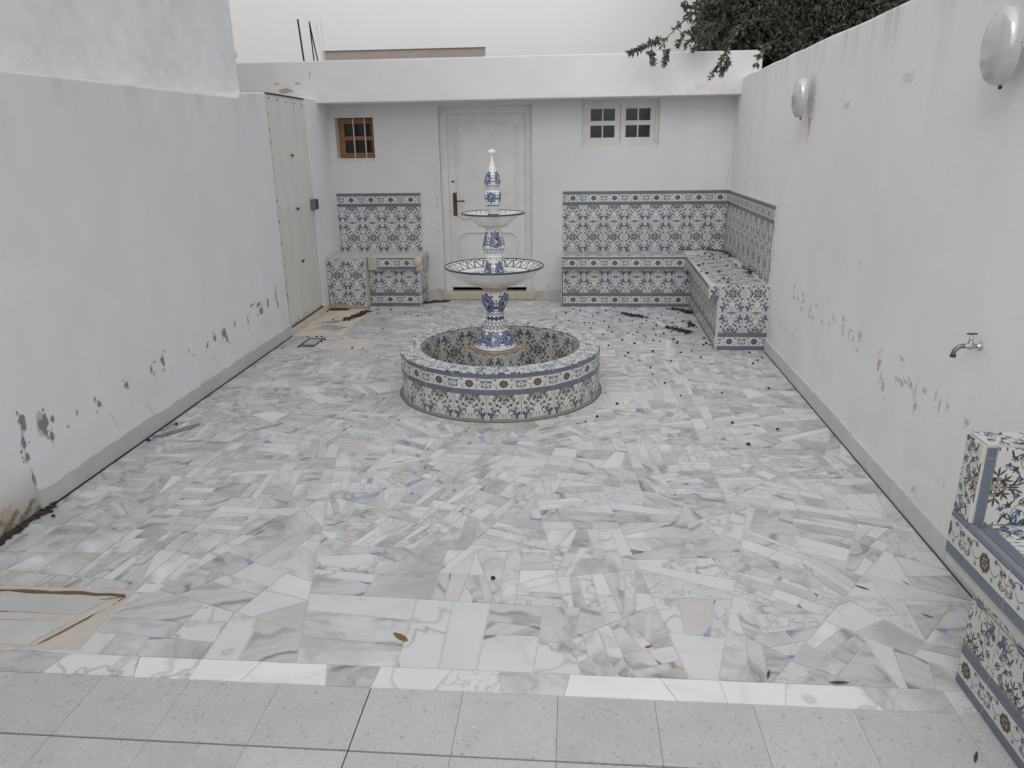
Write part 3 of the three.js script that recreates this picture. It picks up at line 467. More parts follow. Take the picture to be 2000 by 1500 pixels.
// ------------------------------------------------------------------ bench block on the left
{
  const o = base('tiled_bench', 'short tiled bench with broken seat edge left of the white door', 'bench', [-2.41, 0, ZB]);
  part('backrest', box(0.012, 0.885, 0.45, 1.088, -0.02, 0.002), M.grout, o);
  panel(o, V(0.0, 0, 0.0035), X, Y, colsOf(0.014, 0.882, TW, 0.882 - 5 * TW), PANEL);
  part('pedestal', uvMetres(rbox(0.004, 0.39, 0.002, 0.488, 0.0, 0.47, 0.012)), STD({ map: M.mortar.map, color: lin(0.72, 0.66, 0.57), bumpMap: plasterBump, bumpScale: 0.01, roughness: 0.95 }), o);
  panel(o, V(0.004, 0, 0.471), X, Y, [[0.0, 0.19, 0, 0.93], [0.19, 0.378, 0, 0.92]], [[0.19, 0.486, 'A', 0.02, 1]]);
  panel(o, V(0.004, 0, 0.471), X, Y, [[0.01, 0.19, 0, 0.93]], [[0.045, 0.19, 'A', 0.52, 1]]);
  panel(o, V(0.004, 0, 0.471), X, Y, [[0.19, 0.378, 0, 0.92]], [[0.02, 0.19, 'A', 0.44, 1]]);
  const seatMat = STD({ map: M.mortar.map, color: lin(0.66, 0.64, 0.6), bumpMap: plasterBump, bumpScale: 0.008, roughness: 0.95 });
  part('seat', uvMetres(rbox(0.392, 0.925, 0.366, 0.503, 0.004, 0.386, 0.008)), seatMat, o);
  part('seat', uvMetres(rbox(0.004, 0.39, 0.489, 0.504, 0.004, 0.44, 0.006)), seatMat, o);
  panel(o, V(0.0, 0, 0.3862), X, Y, [[0.49, 0.69, 0, 1], [0.69, 0.885, 0, 1]], [[0.376, 0.494, 'B', 0, 0.88]]);
  part('mortar_patch', uvMetres(rbox(0.396, 0.486, 0.37, 0.5, 0.38, 0.398, 0.008)), M.mortar, o);
  { const g = new THREE.SphereGeometry(0.042, 12, 8); g.scale(1, 1.1, 0.5); part('mortar_lump', g, STD({ color: lin(0.62, 0.5, 0.36), roughness: 0.95 }), o, [0.9, 0.455, 0.388]); }
  part('base', box(0.392, 0.9, 0.002, 0.365, 0.0, 0.342), M.grout, o);
  panel(o, V(0.392, 0, 0.3435), X, Y, colsOf(0, 0.506, TW, -0.11), FRONT);
  panel(o, V(0.9015, 0, 0.345), Zn, Y, colsOf(0, 0.34), FRONT);
  panel(o, V(0.9265, 0, 0.38), Zn, Y, colsOf(0, 0.375), [[0.37, 0.5, 'A', 0.3, 0.7]]);
  part('mortar_foot', uvMetres(rbox(0.0, 0.4, 0.001, 0.035, 0.44, 0.482, 0.008)), M.orangeMortar, o);
}

// ------------------------------------------------------------------ fountain
{
  const C = [-0.462, 0, -4.675];
  const o = base('fountain', 'round tiled basin with a two-tiered blue and white ceramic fountain', 'fountain', C);
  const R = 0.65, RI = 0.525, H = 0.3, N = 20, off = Math.PI / 2 + 0.035;
  const at = (r, a, y) => V(Math.cos(a) * r, y, Math.sin(a) * r);
  const lathe0 = (pts) => new THREE.LatheGeometry(pts.map((p) => new THREE.Vector2(...p)), 60);
  const bsn = new THREE.Group(); bsn.name = 'basin'; o.add(bsn);
  { // masonry ring
    const s = new THREE.Shape(); for (let i = 0; i <= N; i++) { const p = at(R - 0.008, off + i / N * 6.28319, 0); i ? s.lineTo(p.x, p.z) : s.moveTo(p.x, p.z); }
    const h = new THREE.Path(); for (let i = 16; i >= 0; i--) { const p = at(RI + 0.008, off + i / 16 * 6.28319, 0); i < 16 ? h.lineTo(p.x, p.z) : h.moveTo(p.x, p.z); } s.holes.push(h);
    const g = new THREE.ExtrudeGeometry(s, { depth: H - 0.012, bevelEnabled: false }); g.rotateX(Math.PI / 2); g.translate(0, H - 0.01, 0); part('masonry', uvMetres(g), M.grout, bsn);
    { const g = lathe0([[0.646, 0.001], [0.668, 0.0015], [0.66, 0.008], [0.65, 0.014], [0.645, 0.016]]); part('mortar_fillet', uvMetres(g), STD({ map: M.mortar.map, color: lin(0.3, 0.27, 0.23), roughness: 1 }), bsn); }
    part('basin_floor', new THREE.CylinderGeometry(RI, RI, 0.02, 32).translate(0, 0.014, 0), STD({ map: M.mortar.map, color: lin(0.4, 0.36, 0.3), roughness: 0.9 }), bsn);
  }
  const w = 2 * R * Math.sin(Math.PI / N);
  for (let i = 0; i < N; i++) { // outer tiles, seen from outside
    const a0 = off + i / N * 6.28319, a1 = off + (i + 1) / N * 6.28319, p0 = at(R, a1, 0), p1 = at(R, a0, 0), U = p1.clone().sub(p0).normalize();
    panel(bsn, p0.clone().addScaledVector(U.clone().cross(Y), -0.0055), U, Y, [[0, w, 0.01, 0.99]], [[0.002, 0.165, 'A', 0, 0.53], [0.165, 0.297, 'B', 0, 1]], 0.004);
  }
  const NI = 15, wi = 2 * RI * Math.sin(Math.PI / NI);
  for (let i = 0; i < NI; i++) { const a0 = off + i / NI * 6.28319, a1 = off + (i + 1) / NI * 6.28319, p0 = at(RI, a0, 0), p1 = at(RI, a1, 0), U = p1.clone().sub(p0).normalize();
    panel(bsn, p0.clone().addScaledVector(U.clone().cross(Y), -0.0055), U, Y, [[0, wi, 0, 1]], [[0.026, 0.288, 'A', 0.14, 1]], 0.004); }
  const r = rng(40);
  const rimTex = tileA.clone(); rimTex.wrapS = rimTex.wrapT = THREE.RepeatWrapping; rimTex.needsUpdate = true; const fragMats = [1.1, 1.04].map((k) => STD({ map: rimTex, color: lin(k, k, k), roughness: 0.34 }));
  const ra = []; { let a = 0; while (a < 6.2832 - 0.06) { ra.push(a); a += 0.07 + r() * 0.16; } ra.push(6.2832); }
  for (let i = 0; i + 1 < ra.length; i++) { // rim: broken tile pieces
    const a0 = ra[i], a1 = ra[i + 1], cut = mix(RI, R, 0.3 + r() * 0.4), sk = (r() - 0.5) * 0.05;
    for (const [ri, rb] of i % 4 ? [[RI - 0.004, cut], [cut, R + 0.004]] : [[RI - 0.004, R + 0.004]]) {
      const g0 = 0.0014, pts = [[ri + g0, a0 + g0 / ri + sk * (ri > RI ? 1 : 0)], [rb - g0, a0 + g0 / rb + sk * (rb < R ? 1 : 0)], [rb - g0, a1 - g0 / rb], [ri + g0, a1 - g0 / ri]];
      const s = new THREE.Shape(pts.map(([q, a]) => new THREE.Vector2(Math.cos(a) * q, Math.sin(a) * q)));
      const g = new THREE.ExtrudeGeometry(s, { depth: 0.008, bevelEnabled: false }); g.rotateX(-Math.PI / 2);
      const p = g.attributes.position, uv = new Float32Array(p.count * 2), ou = 0.1 + r() * 0.3, ov = r() < 0.5 ? -0.18 : 0.56, th = r() * 6.28, cs = Math.cos(th), sn = Math.sin(th), cxx = Math.cos((a0 + a1) / 2) * (ri + rb) / 2, czz = -Math.sin((a0 + a1) / 2) * (ri + rb) / 2;
      for (let k = 0; k < p.count; k++) { const x = p.getX(k) - cxx, z = p.getZ(k) - czz; uv[2 * k] = ou + 0.25 + (x * cs - z * sn) / 0.15; uv[2 * k + 1] = ov + 0.3 + (x * sn + z * cs) / 0.22; }
      g.setAttribute('uv', new THREE.BufferAttribute(uv, 2));
      part('rim_tile', g, fragMats[i % 2], bsn, [0, H - 0.0075 + r() * 0.001, 0]);
    }
  }
  // tiled square pedestal, one corner towards the yard
  const ped = new THREE.Group(); ped.name = 'pedestal'; ped.rotation.y = Math.PI / 4 + 0.03; ped.position.set(-0.028, 0, 0.015); o.add(ped);
  const q = 0.13; part('core', box(-q, q, 0.02, 0.279, -q, q), M.orangeMortar, ped);
  for (let k = 0; k < 4; k++) { const a = k * Math.PI / 2, U = V(Math.cos(a), 0, -Math.sin(a)), Nn = U.clone().cross(Y); panel(ped, Nn.clone().multiplyScalar(q + 0.0015).addScaledVector(U, -q), U, Y, [[0, q, 0, 0.65], [q, 2 * q, 0.3, 0.95]], [[0.03, 0.27, 'A', 0.2, 1]]); }
  part('mortar_bed', uvMetres(rbox(-q - 0.004, q + 0.004, 0.268, 0.288, -q - 0.004, q + 0.004, 0.006)), M.orangeMortar, ped);

  // ceramic pieces
  const INK = '#2b3152', INK2 = '#5c6c92', PALE = '#8b98b2', OUT = '#313138';
  const ceramicBase = (w2, h2, sd) => { const [c, ctx] = newCanvas(w2, h2); fillNoise(c, ctx, (x, y) => { const k = 1 + (fbm(x / 60 + sd, y / 60, 2) - .5) * .05; return [232 * k, 232 * k, 231 * k]; }); return [c, ctx]; };
  const lozenge = (ctx, x, y, a, b) => {
    const path = (k) => { ctx.beginPath(); ctx.moveTo(x, y - b * k); ctx.bezierCurveTo(x + a * .35 * k, y - b * .62 * k, x + a * 1.05 * k, y - b * .62 * k, x + a * k, y); ctx.bezierCurveTo(x + a * 1.05 * k, y + b * .62 * k, x + a * .35 * k, y + b * .62 * k, x, y + b * k); ctx.bezierCurveTo(x - a * .35 * k, y + b * .62 * k, x - a * 1.05 * k, y + b * .62 * k, x - a * k, y); ctx.bezierCurveTo(x - a * 1.05 * k, y - b * .62 * k, x - a * .35 * k, y - b * .62 * k, x, y - b * k); };
    ctx.fillStyle = INK; path(1); ctx.fill(); ctx.fillStyle = PALE; path(0.86); ctx.fill(); ctx.fillStyle = INK2; path(0.74); ctx.fill();
    for (let i = 0; i < 6; i++) { ctx.fillStyle = i % 2 ? INK : PALE; const an = i * 1.047; ctx.beginPath(); ctx.ellipse(x + Math.cos(an) * a * .34, y + Math.sin(an) * b * .3, a * .15, b * .13, an, 0, 7); ctx.fill(); }
    ctx.fillStyle = '#e6e6e4'; ctx.beginPath(); ctx.ellipse(x, y, a * .2, b * .16, 0, 0, 7); ctx.fill(); ctx.fillStyle = OUT; ctx.beginPath(); ctx.ellipse(x, y, a * .1, b * .08, 0, 0, 7); ctx.fill();
  };
  const bud = (ctx, x, y, s) => { ctx.strokeStyle = OUT; ctx.lineWidth = s * .12; ctx.beginPath(); ctx.moveTo(x, y - s * 1.3); ctx.lineTo(x, y + s * 1.3); ctx.stroke(); for (const k of [-1, 1]) { ctx.fillStyle = INK2; ctx.beginPath(); ctx.ellipse(x + k * s * .35, y + s * .9, s * .32, s * .3, 0, 0, 7); ctx.fill(); leafAt(ctx, x, y + s * .1, -1.57 + k * .8, s * .8, s * .2, OUT); leafAt(ctx, x, y - s * 0.8, -1.57 + k * 1.0, s * .5, s * .16, INK); } ctx.fillStyle = INK; ctx.beginPath(); ctx.ellipse(x, y + s * .85, s * .22, s * .22, 0, 0, 7); ctx.fill(); };
  const hatch = (ctx, W2, y0, y1, n) => { ctx.strokeStyle = OUT; ctx.lineWidth = (y1 - y0) * .1; for (const y of [y0, y1]) { ctx.beginPath(); ctx.moveTo(0, y); ctx.lineTo(W2, y); ctx.stroke(); } for (let i = 0; i < n; i++) { const x = i / n * W2, d = W2 / n; ctx.lineWidth = d * .3; ctx.strokeStyle = i % 2 ? INK : OUT; ctx.beginPath(); if (i % 2) { ctx.moveTo(x, y0 + 4); ctx.lineTo(x + d * .8, y1 - 4); } else { ctx.moveTo(x + d * .8, y0 + 4); ctx.lineTo(x, y1 - 4); } ctx.stroke(); } };
  const ceramic = (c) => new THREE.MeshPhysicalMaterial({ map: canvasTex(c, true), roughness: 0.22, clearcoat: 0.5, clearcoatRoughness: 0.12 });
  const vase = (n, lw, lh, sd, hy = 256) => { const [c, ctx] = ceramicBase(1024, 512, sd); for (let i = 0; i < n; i++) { lozenge(ctx, (i + .5) / n * 1024, hy, lw, lh); bud(ctx, ((i + 1) % n) / n * 1024, hy, 74); if (i === n - 1) bud(ctx, 1024, hy, 74); for (const k of [-.3, .3]) { sprig(ctx, (i + .5 + k) / n * 1024, hy + 150, -1.57, 54, INK2); sprig(ctx, (i + .5 + k) / n * 1024, hy - 165, 1.57, 46, OUT); } for (const k of [-.25, .25]) { leafAt(ctx, (i + .5 + k) / n * 1024, 500, -1.57, 70, 14, OUT); leafAt(ctx, (i + .5 + k) / n * 1024, 14, 1.57, 50, 12, INK); } } ctx.fillStyle = OUT; ctx.fillRect(0, 0, 1024, 10); ctx.fillRect(0, 498, 1024, 14); ctx.fillStyle = INK; ctx.fillRect(0, 482, 1024, 6); return ceramic(c); };
  const mVase = vase(4, 98, 222, 1), mBell = vase(6, 76, 205, 2), mTop = vase(4, 92, 212, 3);
  const mBand = (() => { const [c, ctx] = ceramicBase(1024, 128, 4); hatch(ctx, 1024, 14, 114, 40); return ceramic(c); })();
  const mStem = (() => { const [c, ctx] = ceramicBase(1024, 256, 5); for (let i = 0; i < 13; i++) { const x = (i + .5) / 13 * 1024; ctx.fillStyle = INK; for (const [dx, dy] of [[0, -34], [0, 34], [-22, 0], [22, 0]]) { ctx.beginPath(); ctx.ellipse(x + dx, 128 + dy, 24, 30, 0, 0, 7); ctx.fill(); } ctx.fillStyle = INK2; ctx.beginPath(); ctx.arc(x, 128, 18, 0, 7); ctx.fill(); } ctx.fillStyle = OUT; for (const y of [6, 28, 220, 242]) ctx.fillRect(0, y, 1024, 7); return ceramic(c); })();
  const mWhite = (() => { const [c] = ceramicBase(256, 256, 6); return ceramic(c); })();
  const mRim = new THREE.MeshPhysicalMaterial({ color: lin(0.03, 0.033, 0.08), roughness: 0.25, clearcoat: 0.5 });
  const mInside = (() => { const [c, ctx] = ceramicBase(1536, 512, 7); hatch(ctx, 1536, 52, 190, 56); ctx.fillStyle = OUT; for (let i = 0; i < 18; i++) { const x = (i + .5) / 18 * 1536; curl(ctx, x, 330, 46, 0, 5.2, OUT, 9, 0.5); sprig(ctx, x + 42, 300, -1.2, 34, INK2); leafAt(ctx, x - 30, 260, 0.5, 60, 12, INK); sprig(ctx, x, 440, 1.4, 40, INK); } ctx.fillStyle = INK; ctx.fillRect(0, 0, 1536, 8); for (let i = 0; i < 30; i++) { ctx.fillStyle = OUT; ctx.fillRect(i / 30 * 1536, 20, 7, 20); } return ceramic(c); })();
  const mOrange = STD({ color: lin(0.6, 0.44, 0.32), roughness: 0.8 });
  const lathe = (pts, seg = 48) => new THREE.LatheGeometry(pts.map((p) => new THREE.Vector2(...p)), seg);
  const smooth = (pts, n = 22) => new THREE.SplineCurve(pts.map((p) => new THREE.Vector2(...p))).getPoints(n).map((p) => [p.x, p.y]);
  // medallions: u = 0 of a lathe points to +z, the camera; turn so that a medallion or the gap between two faces it
  const bell = part('foot', lathe(smooth([[0.131, 0.306], [0.126, 0.322], [0.108, 0.36], [0.09, 0.395], [0.081, 0.42]])), mBell, o); bell.rotation.y = -Math.PI / 6 - 0.06;
  part('foot_lip', lathe(smooth([[0.1, 0.289], [0.13, 0.289], [0.136, 0.297], [0.131, 0.306], [0.12, 0.307]], 12)), mWhite, o);
  part('collar', lathe(smooth([[0.079, 0.42], [0.076, 0.426], [0.0775, 0.44], [0.075, 0.455], [0.06, 0.459]], 14)), mBand, o);
  part('stem', lathe(smooth([[0.059, 0.457], [0.0575, 0.485], [0.058, 0.512]], 8)), mStem, o);
  const v1 = part('vase', lathe(smooth([[0.056, 0.512], [0.058, 0.525], [0.068, 0.55], [0.085, 0.585], [0.09, 0.61], [0.086, 0.64], [0.072, 0.665]])), mVase, o); v1.rotation.y = 0.2;
  { // lower bowl
    const b = part('lower_bowl', lathe(smooth([[0.072, 0.664], [0.088, 0.683], [0.1, 0.692], [0.17, 0.706], [0.24, 0.743], [0.285, 0.785], [0.311, 0.812]], 30), 72), mWhite, o);
    part('painted_inside', lathe(smooth([[0.05, 0.735], [0.12, 0.738], [0.2, 0.757], [0.262, 0.789], [0.309, 0.8165]], 26), 72), mInside, b);
    part('blue_rim', new THREE.TorusGeometry(0.311, 0.0068, 8, 90).rotateX(Math.PI / 2).translate(0, 0.8135, 0), mRim, b);
    part('clay_foot', lathe([[0.0715, 0.663], [0.09, 0.682], [0.103, 0.6905], [0.1005, 0.694], [0.086, 0.689]]), mOrange, b);
  }
  const v2 = part('vase', lathe(smooth([[0.075, 0.737], [0.066, 0.77], [0.058, 0.81], [0.051, 0.868]])), mVase, o); v2.rotation.y = 0.02;
  part('collar', lathe(smooth([[0.05, 0.866], [0.056, 0.87], [0.057, 0.88], [0.054, 0.884], [0.058, 0.89], [0.056, 0.897]], 14)), mWhite, o);
  part('collar', lathe(smooth([[0.056, 0.896], [0.062, 0.903], [0.066, 0.916], [0.069, 0.926]], 8)), mBand, o);
  const v3 = part('vase', lathe(smooth([[0.069, 0.926], [0.0705, 0.94], [0.068, 0.958], [0.06, 0.985], [0.049, 1.025], [0.043, 1.046]])), mVase, o); v3.rotation.y = -Math.PI / 4 + 0.32;
  { // upper bowl
    const b = part('upper_bowl', lathe(smooth([[0.043, 1.045], [0.06, 1.054], [0.09, 1.069], [0.122, 1.093], [0.16, 1.12], [0.194, 1.1385]], 24), 64), mWhite, o);
    part('painted_inside', lathe(smooth([[0.03, 1.118], [0.1, 1.1185], [0.15, 1.1285], [0.192, 1.1435]], 18), 64), mInside, b);
    part('blue_rim', new THREE.TorusGeometry(0.194, 0.0056, 8, 72).rotateX(Math.PI / 2).translate(0, 1.141, 0), mRim, b);
    part('clay_ring', lathe([[0.083, 1.063], [0.0925, 1.066], [0.095, 1.0725], [0.09, 1.0738]]), mOrange, b);
  }
  part('collar', lathe(smooth([[0.036, 1.12], [0.033, 1.15], [0.0355, 1.165], [0.037, 1.18], [0.04, 1.192]], 10)), mBand, o);
  const v4 = part('vase', lathe(smooth([[0.04, 1.19], [0.048, 1.215], [0.053, 1.245], [0.0525, 1.262], [0.045, 1.28]])), mTop, o); v4.rotation.y = -Math.PI / 4 - 0.1;
  part('collar', lathe(smooth([[0.044, 1.278], [0.041, 1.284], [0.0415, 1.3], [0.044, 1.308]], 8)), mBand, o);
  const v5 = part('vase', lathe(smooth([[0.0445, 1.306], [0.051, 1.318], [0.0505, 1.335], [0.044, 1.362], [0.035, 1.385], [0.027, 1.404]])), mTop, o); v5.rotation.y = 0.2;
  part('finial', lathe(smooth([[0.0265, 1.402], [0.021, 1.412], [0.014, 1.436], [0.0095, 1.46], [0.009, 1.48], [0.016, 1.488], [0.0235, 1.499], [0.02, 1.51], [0.0005, 1.519]], 30), 28), mWhite, o);
  for (const q of o.children) if (q !== bsn && q !== ped) { q.position.x = -0.028; q.position.z = 0.015; } // the column stands a little left of the basin's middle
}

// ------------------------------------------------------------------ tiled washstand at the right
{
  const o = base('washstand', 'blue and white tiled washstand against the right wall at the near corner', 'washstand', [1.1, 0, -2.0]);
  const LZ = 1.7, D = 0.34; // local: x towards the wall, z towards the camera
  part('counter', uvMetres(box(0.004, D, 0.372, 0.529, 0.004, LZ)), M.grout, o);
  const U = Zp; // seen from -x: u runs to +z, the normal is -x
  panel(o, V(0.0025, 0, 0), Zp, Y, colsOf(0, LZ - 0.02, TW, -0.11), [[0.402, 0.53, 'B', 0, 0.82]]);
  part('counter_edge', box(-0.003, 0.012, 0.5305, 0.5365, 0.002, LZ), STD({ color: lin(0.2, 0.22, 0.27), roughness: 0.4 }), o);
  panel(o, V(0.014, 0.53, 0.094), Zp, X, colsOf(0, LZ - 0.1, TW), [[0, 0.038, 'B', 0.76, 1], [0.038, D - 0.018, 'A', 0.06, 1]]);
  part('base', uvMetres(box(0.066, D - 0.004, 0.002, 0.371, 0.07, LZ)), M.grout, o);
  panel(o, V(0.0645, 0, 0.07), Zp, Y, colsOf(0, LZ - 0.09, TW, -0.06), [[0.004, 0.139, 'B', 0, 1], [0.139, 0.297, 'A', 0.48, 1], [0.297, 0.368, 'A', 0, 0.24]]);
  // cheek
  part('cheek', uvMetres(box(0.004, D, 0.531, 0.768, 0.004, 0.09)), M.grout, o);
  panel(o, V(0.0025, 0, 0), Zp, Y, [[0.002, 0.093, 0.02, 0.5]], [[0.538, 0.77, 'A', 0.1, 0.86]]);
  panel(o, V(0.003, 0.537, 0.0905), Y, Xn, [[0.0, 0.2, 0, 1], [0.2, 0.231, 0, 0.15]], [[-0.028, 0, 'B', 0.02, 0.2]]);
  panel(o, V(0.031, 0, 0.0905), X, Y, [[0, 0.115, 0.44, 1.0], [0.115, D - 0.045, 0, 0.88]], [[0.537, 0.768, 'A', 0.12, 0.88]]);
  panel(o, V(0.002, 0.769, 0.093), X, Zn, [[0, 0.205, 0, 1], [0.205, D, 0, 0.65]], [[0, 0.09, 'A', 0.55, 0.85]]);
}

// ------------------------------------------------------------------ wall lamps and tap on the right wall
function wallLamp(z, y, label) {
  const o = base('wall_lamp', label, 'lamp', [xr(z), y, z], turnR); // local -x is into the yard? set below
  o.rotation.y = Math.atan2(-1, 0) - 0.0179; // local +z points into the yard
  const oval = (a, b, d, bev) => { const s = new THREE.Shape(); s.absellipse(0, 0, a, b, 0, 6.2832, false, 0); const g = new THREE.ExtrudeGeometry(s, { depth: d, bevelEnabled: true, bevelSize: bev, bevelThickness: bev, bevelOffset: -bev, bevelSegments: 3, curveSegments: 40 }); return g; };
  part('base_plate', oval(0.1, 0.132, 0.034, 0.01), STD({ color: lin(0.8, 0.79, 0.77), roughness: 0.45 }), o, [0, 0, 0.01]);
  const dome = new THREE.SphereGeometry(1, 40, 20, 0, 6.2832, 0, Math.PI / 2); dome.rotateX(Math.PI / 2);
  { const p = dome.attributes.position; for (let i = 0; i < p.count; i++) { const x = p.getX(i), yy = p.getY(i), zz = p.getZ(i); const k = Math.pow(clamp(zz), 0.6); const rr = Math.hypot(x, yy) || 1; const f = Math.pow(rr, 0.62) / rr; p.setXYZ(i, x * f * 0.09, yy * f * 0.12, k * 0.06); } dome.computeVertexNormals(); }
  part('glass_dome', dome, new THREE.MeshPhysicalMaterial({ color: lin(0.52, 0.53, 0.53), roughness: 0.16, metalness: 0.22, clearcoat: 0.7, clearcoatRoughness: 0.08 }), o, [0, 0, 0.05]);
  part('screw', new THREE.SphereGeometry(0.007, 8, 6), STD({ color: lin(0.08, 0.07, 0.09), roughness: 0.4, metalness: 0.6 }), o, [0, -0.124, 0.052]);
  for (const k of [-1, 1]) part('screw', new THREE.SphereGeometry(0.0055, 8, 6), STD({ color: lin(0.2, 0.2, 0.2), roughness: 0.4, metalness: 0.7 }), o, [k * 0.094, 0, 0.05]);
  part('seal', oval(0.094, 0.125, 0.006, 0.002), STD({ color: lin(0.3, 0.3, 0.29), roughness: 0.7 }), o, [0, 0, 0.045]);
  return o;
}
wallLamp(-5.1, 1.797, 'oval bulkhead lamp with rust drip under it, farther along the right wall');
wallLamp(-2.72, 1.826, 'large oval bulkhead lamp at the top right, nearer of the two wall lamps');
{
  const z = -2.645, o = base('tap', 'old chrome garden tap sticking out of the right wall', 'tap', [xr(z), 0.846, z]);
  o.rotation.y = Math.atan2(-1, 0) - 0.0179; o.scale.setScalar(0.76);
  const chrome = STD({ color: lin(0.5, 0.5, 0.5), roughness: 0.3, metalness: 0.85 }), dull = STD({ color: lin(0.22, 0.22, 0.23), roughness: 0.4, metalness: 0.8 }), darkm = STD({ color: lin(0.06, 0.065, 0.065), roughness: 0.5, metalness: 0.5 });
  const tube = (pts, r, s = 24) => new THREE.TubeGeometry(new THREE.CatmullRomCurve3(pts.map((p) => V(...p))), s, r, 12);
  part('wall_flange', new THREE.LatheGeometry([[0.001, 0], [0.021, 0], [0.02, 0.005], [0.012, 0.01], [0.01, 0.03]].map((p) => new THREE.Vector2(...p)), 20).rotateX(Math.PI / 2), chrome, o);
  part('body', new THREE.LatheGeometry([[0.001, 0], [0.0105, 0.001], [0.012, 0.012], [0.0165, 0.022], [0.016, 0.036], [0.0115, 0.05], [0.011, 0.058]].map((p) => new THREE.Vector2(...p)), 20).rotateX(Math.PI / 2).translate(0, 0, 0.018), chrome, o);
  part('bonnet', new THREE.LatheGeometry([[0.015, -0.004], [0.013, 0.01], [0.0085, 0.022], [0.0095, 0.026], [0.0095, 0.034], [0.0045, 0.037], [0.004, 0.05]].map((p) => new THREE.Vector2(...p)), 18), chrome, o, [0, 0.006, 0.047]);
  part('spout', tube([[0, 0, 0.062], [0, 0.001, 0.08], [0, -0.008, 0.1], [0, -0.026, 0.113], [0, -0.042, 0.115]], 0.0105), dull, o);
  part('spout_nozzle', new THREE.CylinderGeometry(0.0125, 0.0135, 0.014, 16), darkm, o, [0, -0.046, 0.115]);
  const hb = new THREE.CapsuleGeometry(0.0042, 0.048, 4, 8).rotateX(Math.PI / 2); part('handle', hb, darkm, o, [0, 0.059, 0.047], [-0.08, 0.25, 0]);
}

// ------------------------------------------------------------------ rods on the outbuilding roof
{
  const iron = STD({ color: lin(0.03, 0.028, 0.028), roughness: 0.8 }), pale = STD({ color: lin(0.72, 0.72, 0.72), roughness: 0.6 });
  const rod = (x0, y0, x1, y1, z, r, m, label, group) => { const L = Math.hypot(x1 - x0, y1 - y0), o = tag(part(numbered('rebar_rod'), new THREE.CylinderGeometry(r, r, L, 8).translate(0, L / 2, 0), m, scene, [x0, y0, z]), label, 'rod', group); o.rotation.z = -Math.atan2(x1 - x0, y1 - y0); return o; };
  rod(-2.705, 2.29, -2.735, 2.747, -7.9, 0.0095, iron, 'thick dark rebar rod standing alone, left on the roof edge', 'rebar rods on the roof');
  rod(-2.603, 2.29, -2.62, 2.725, -7.9, 0.007, iron, 'upright dark rebar rod in the crossing pair on the roof', 'rebar rods on the roof');
  rod(-2.553, 2.29, -2.615, 2.705, -7.89, 0.007, iron, 'leaning dark rebar rod in the crossing pair on the roof', 'rebar rods on the roof');
  rod(-2.53, 2.29, -2.57, 2.73, -7.95, 0.004, pale, 'thin pale rod beside the dark pair, shorter of two', 'pale rods on the roof');
  rod(-2.5, 2.29, -2.525, 2.75, -7.95, 0.004, pale, 'thin pale rod at the right end of the rods on the roof', 'pale rods on the roof');
}

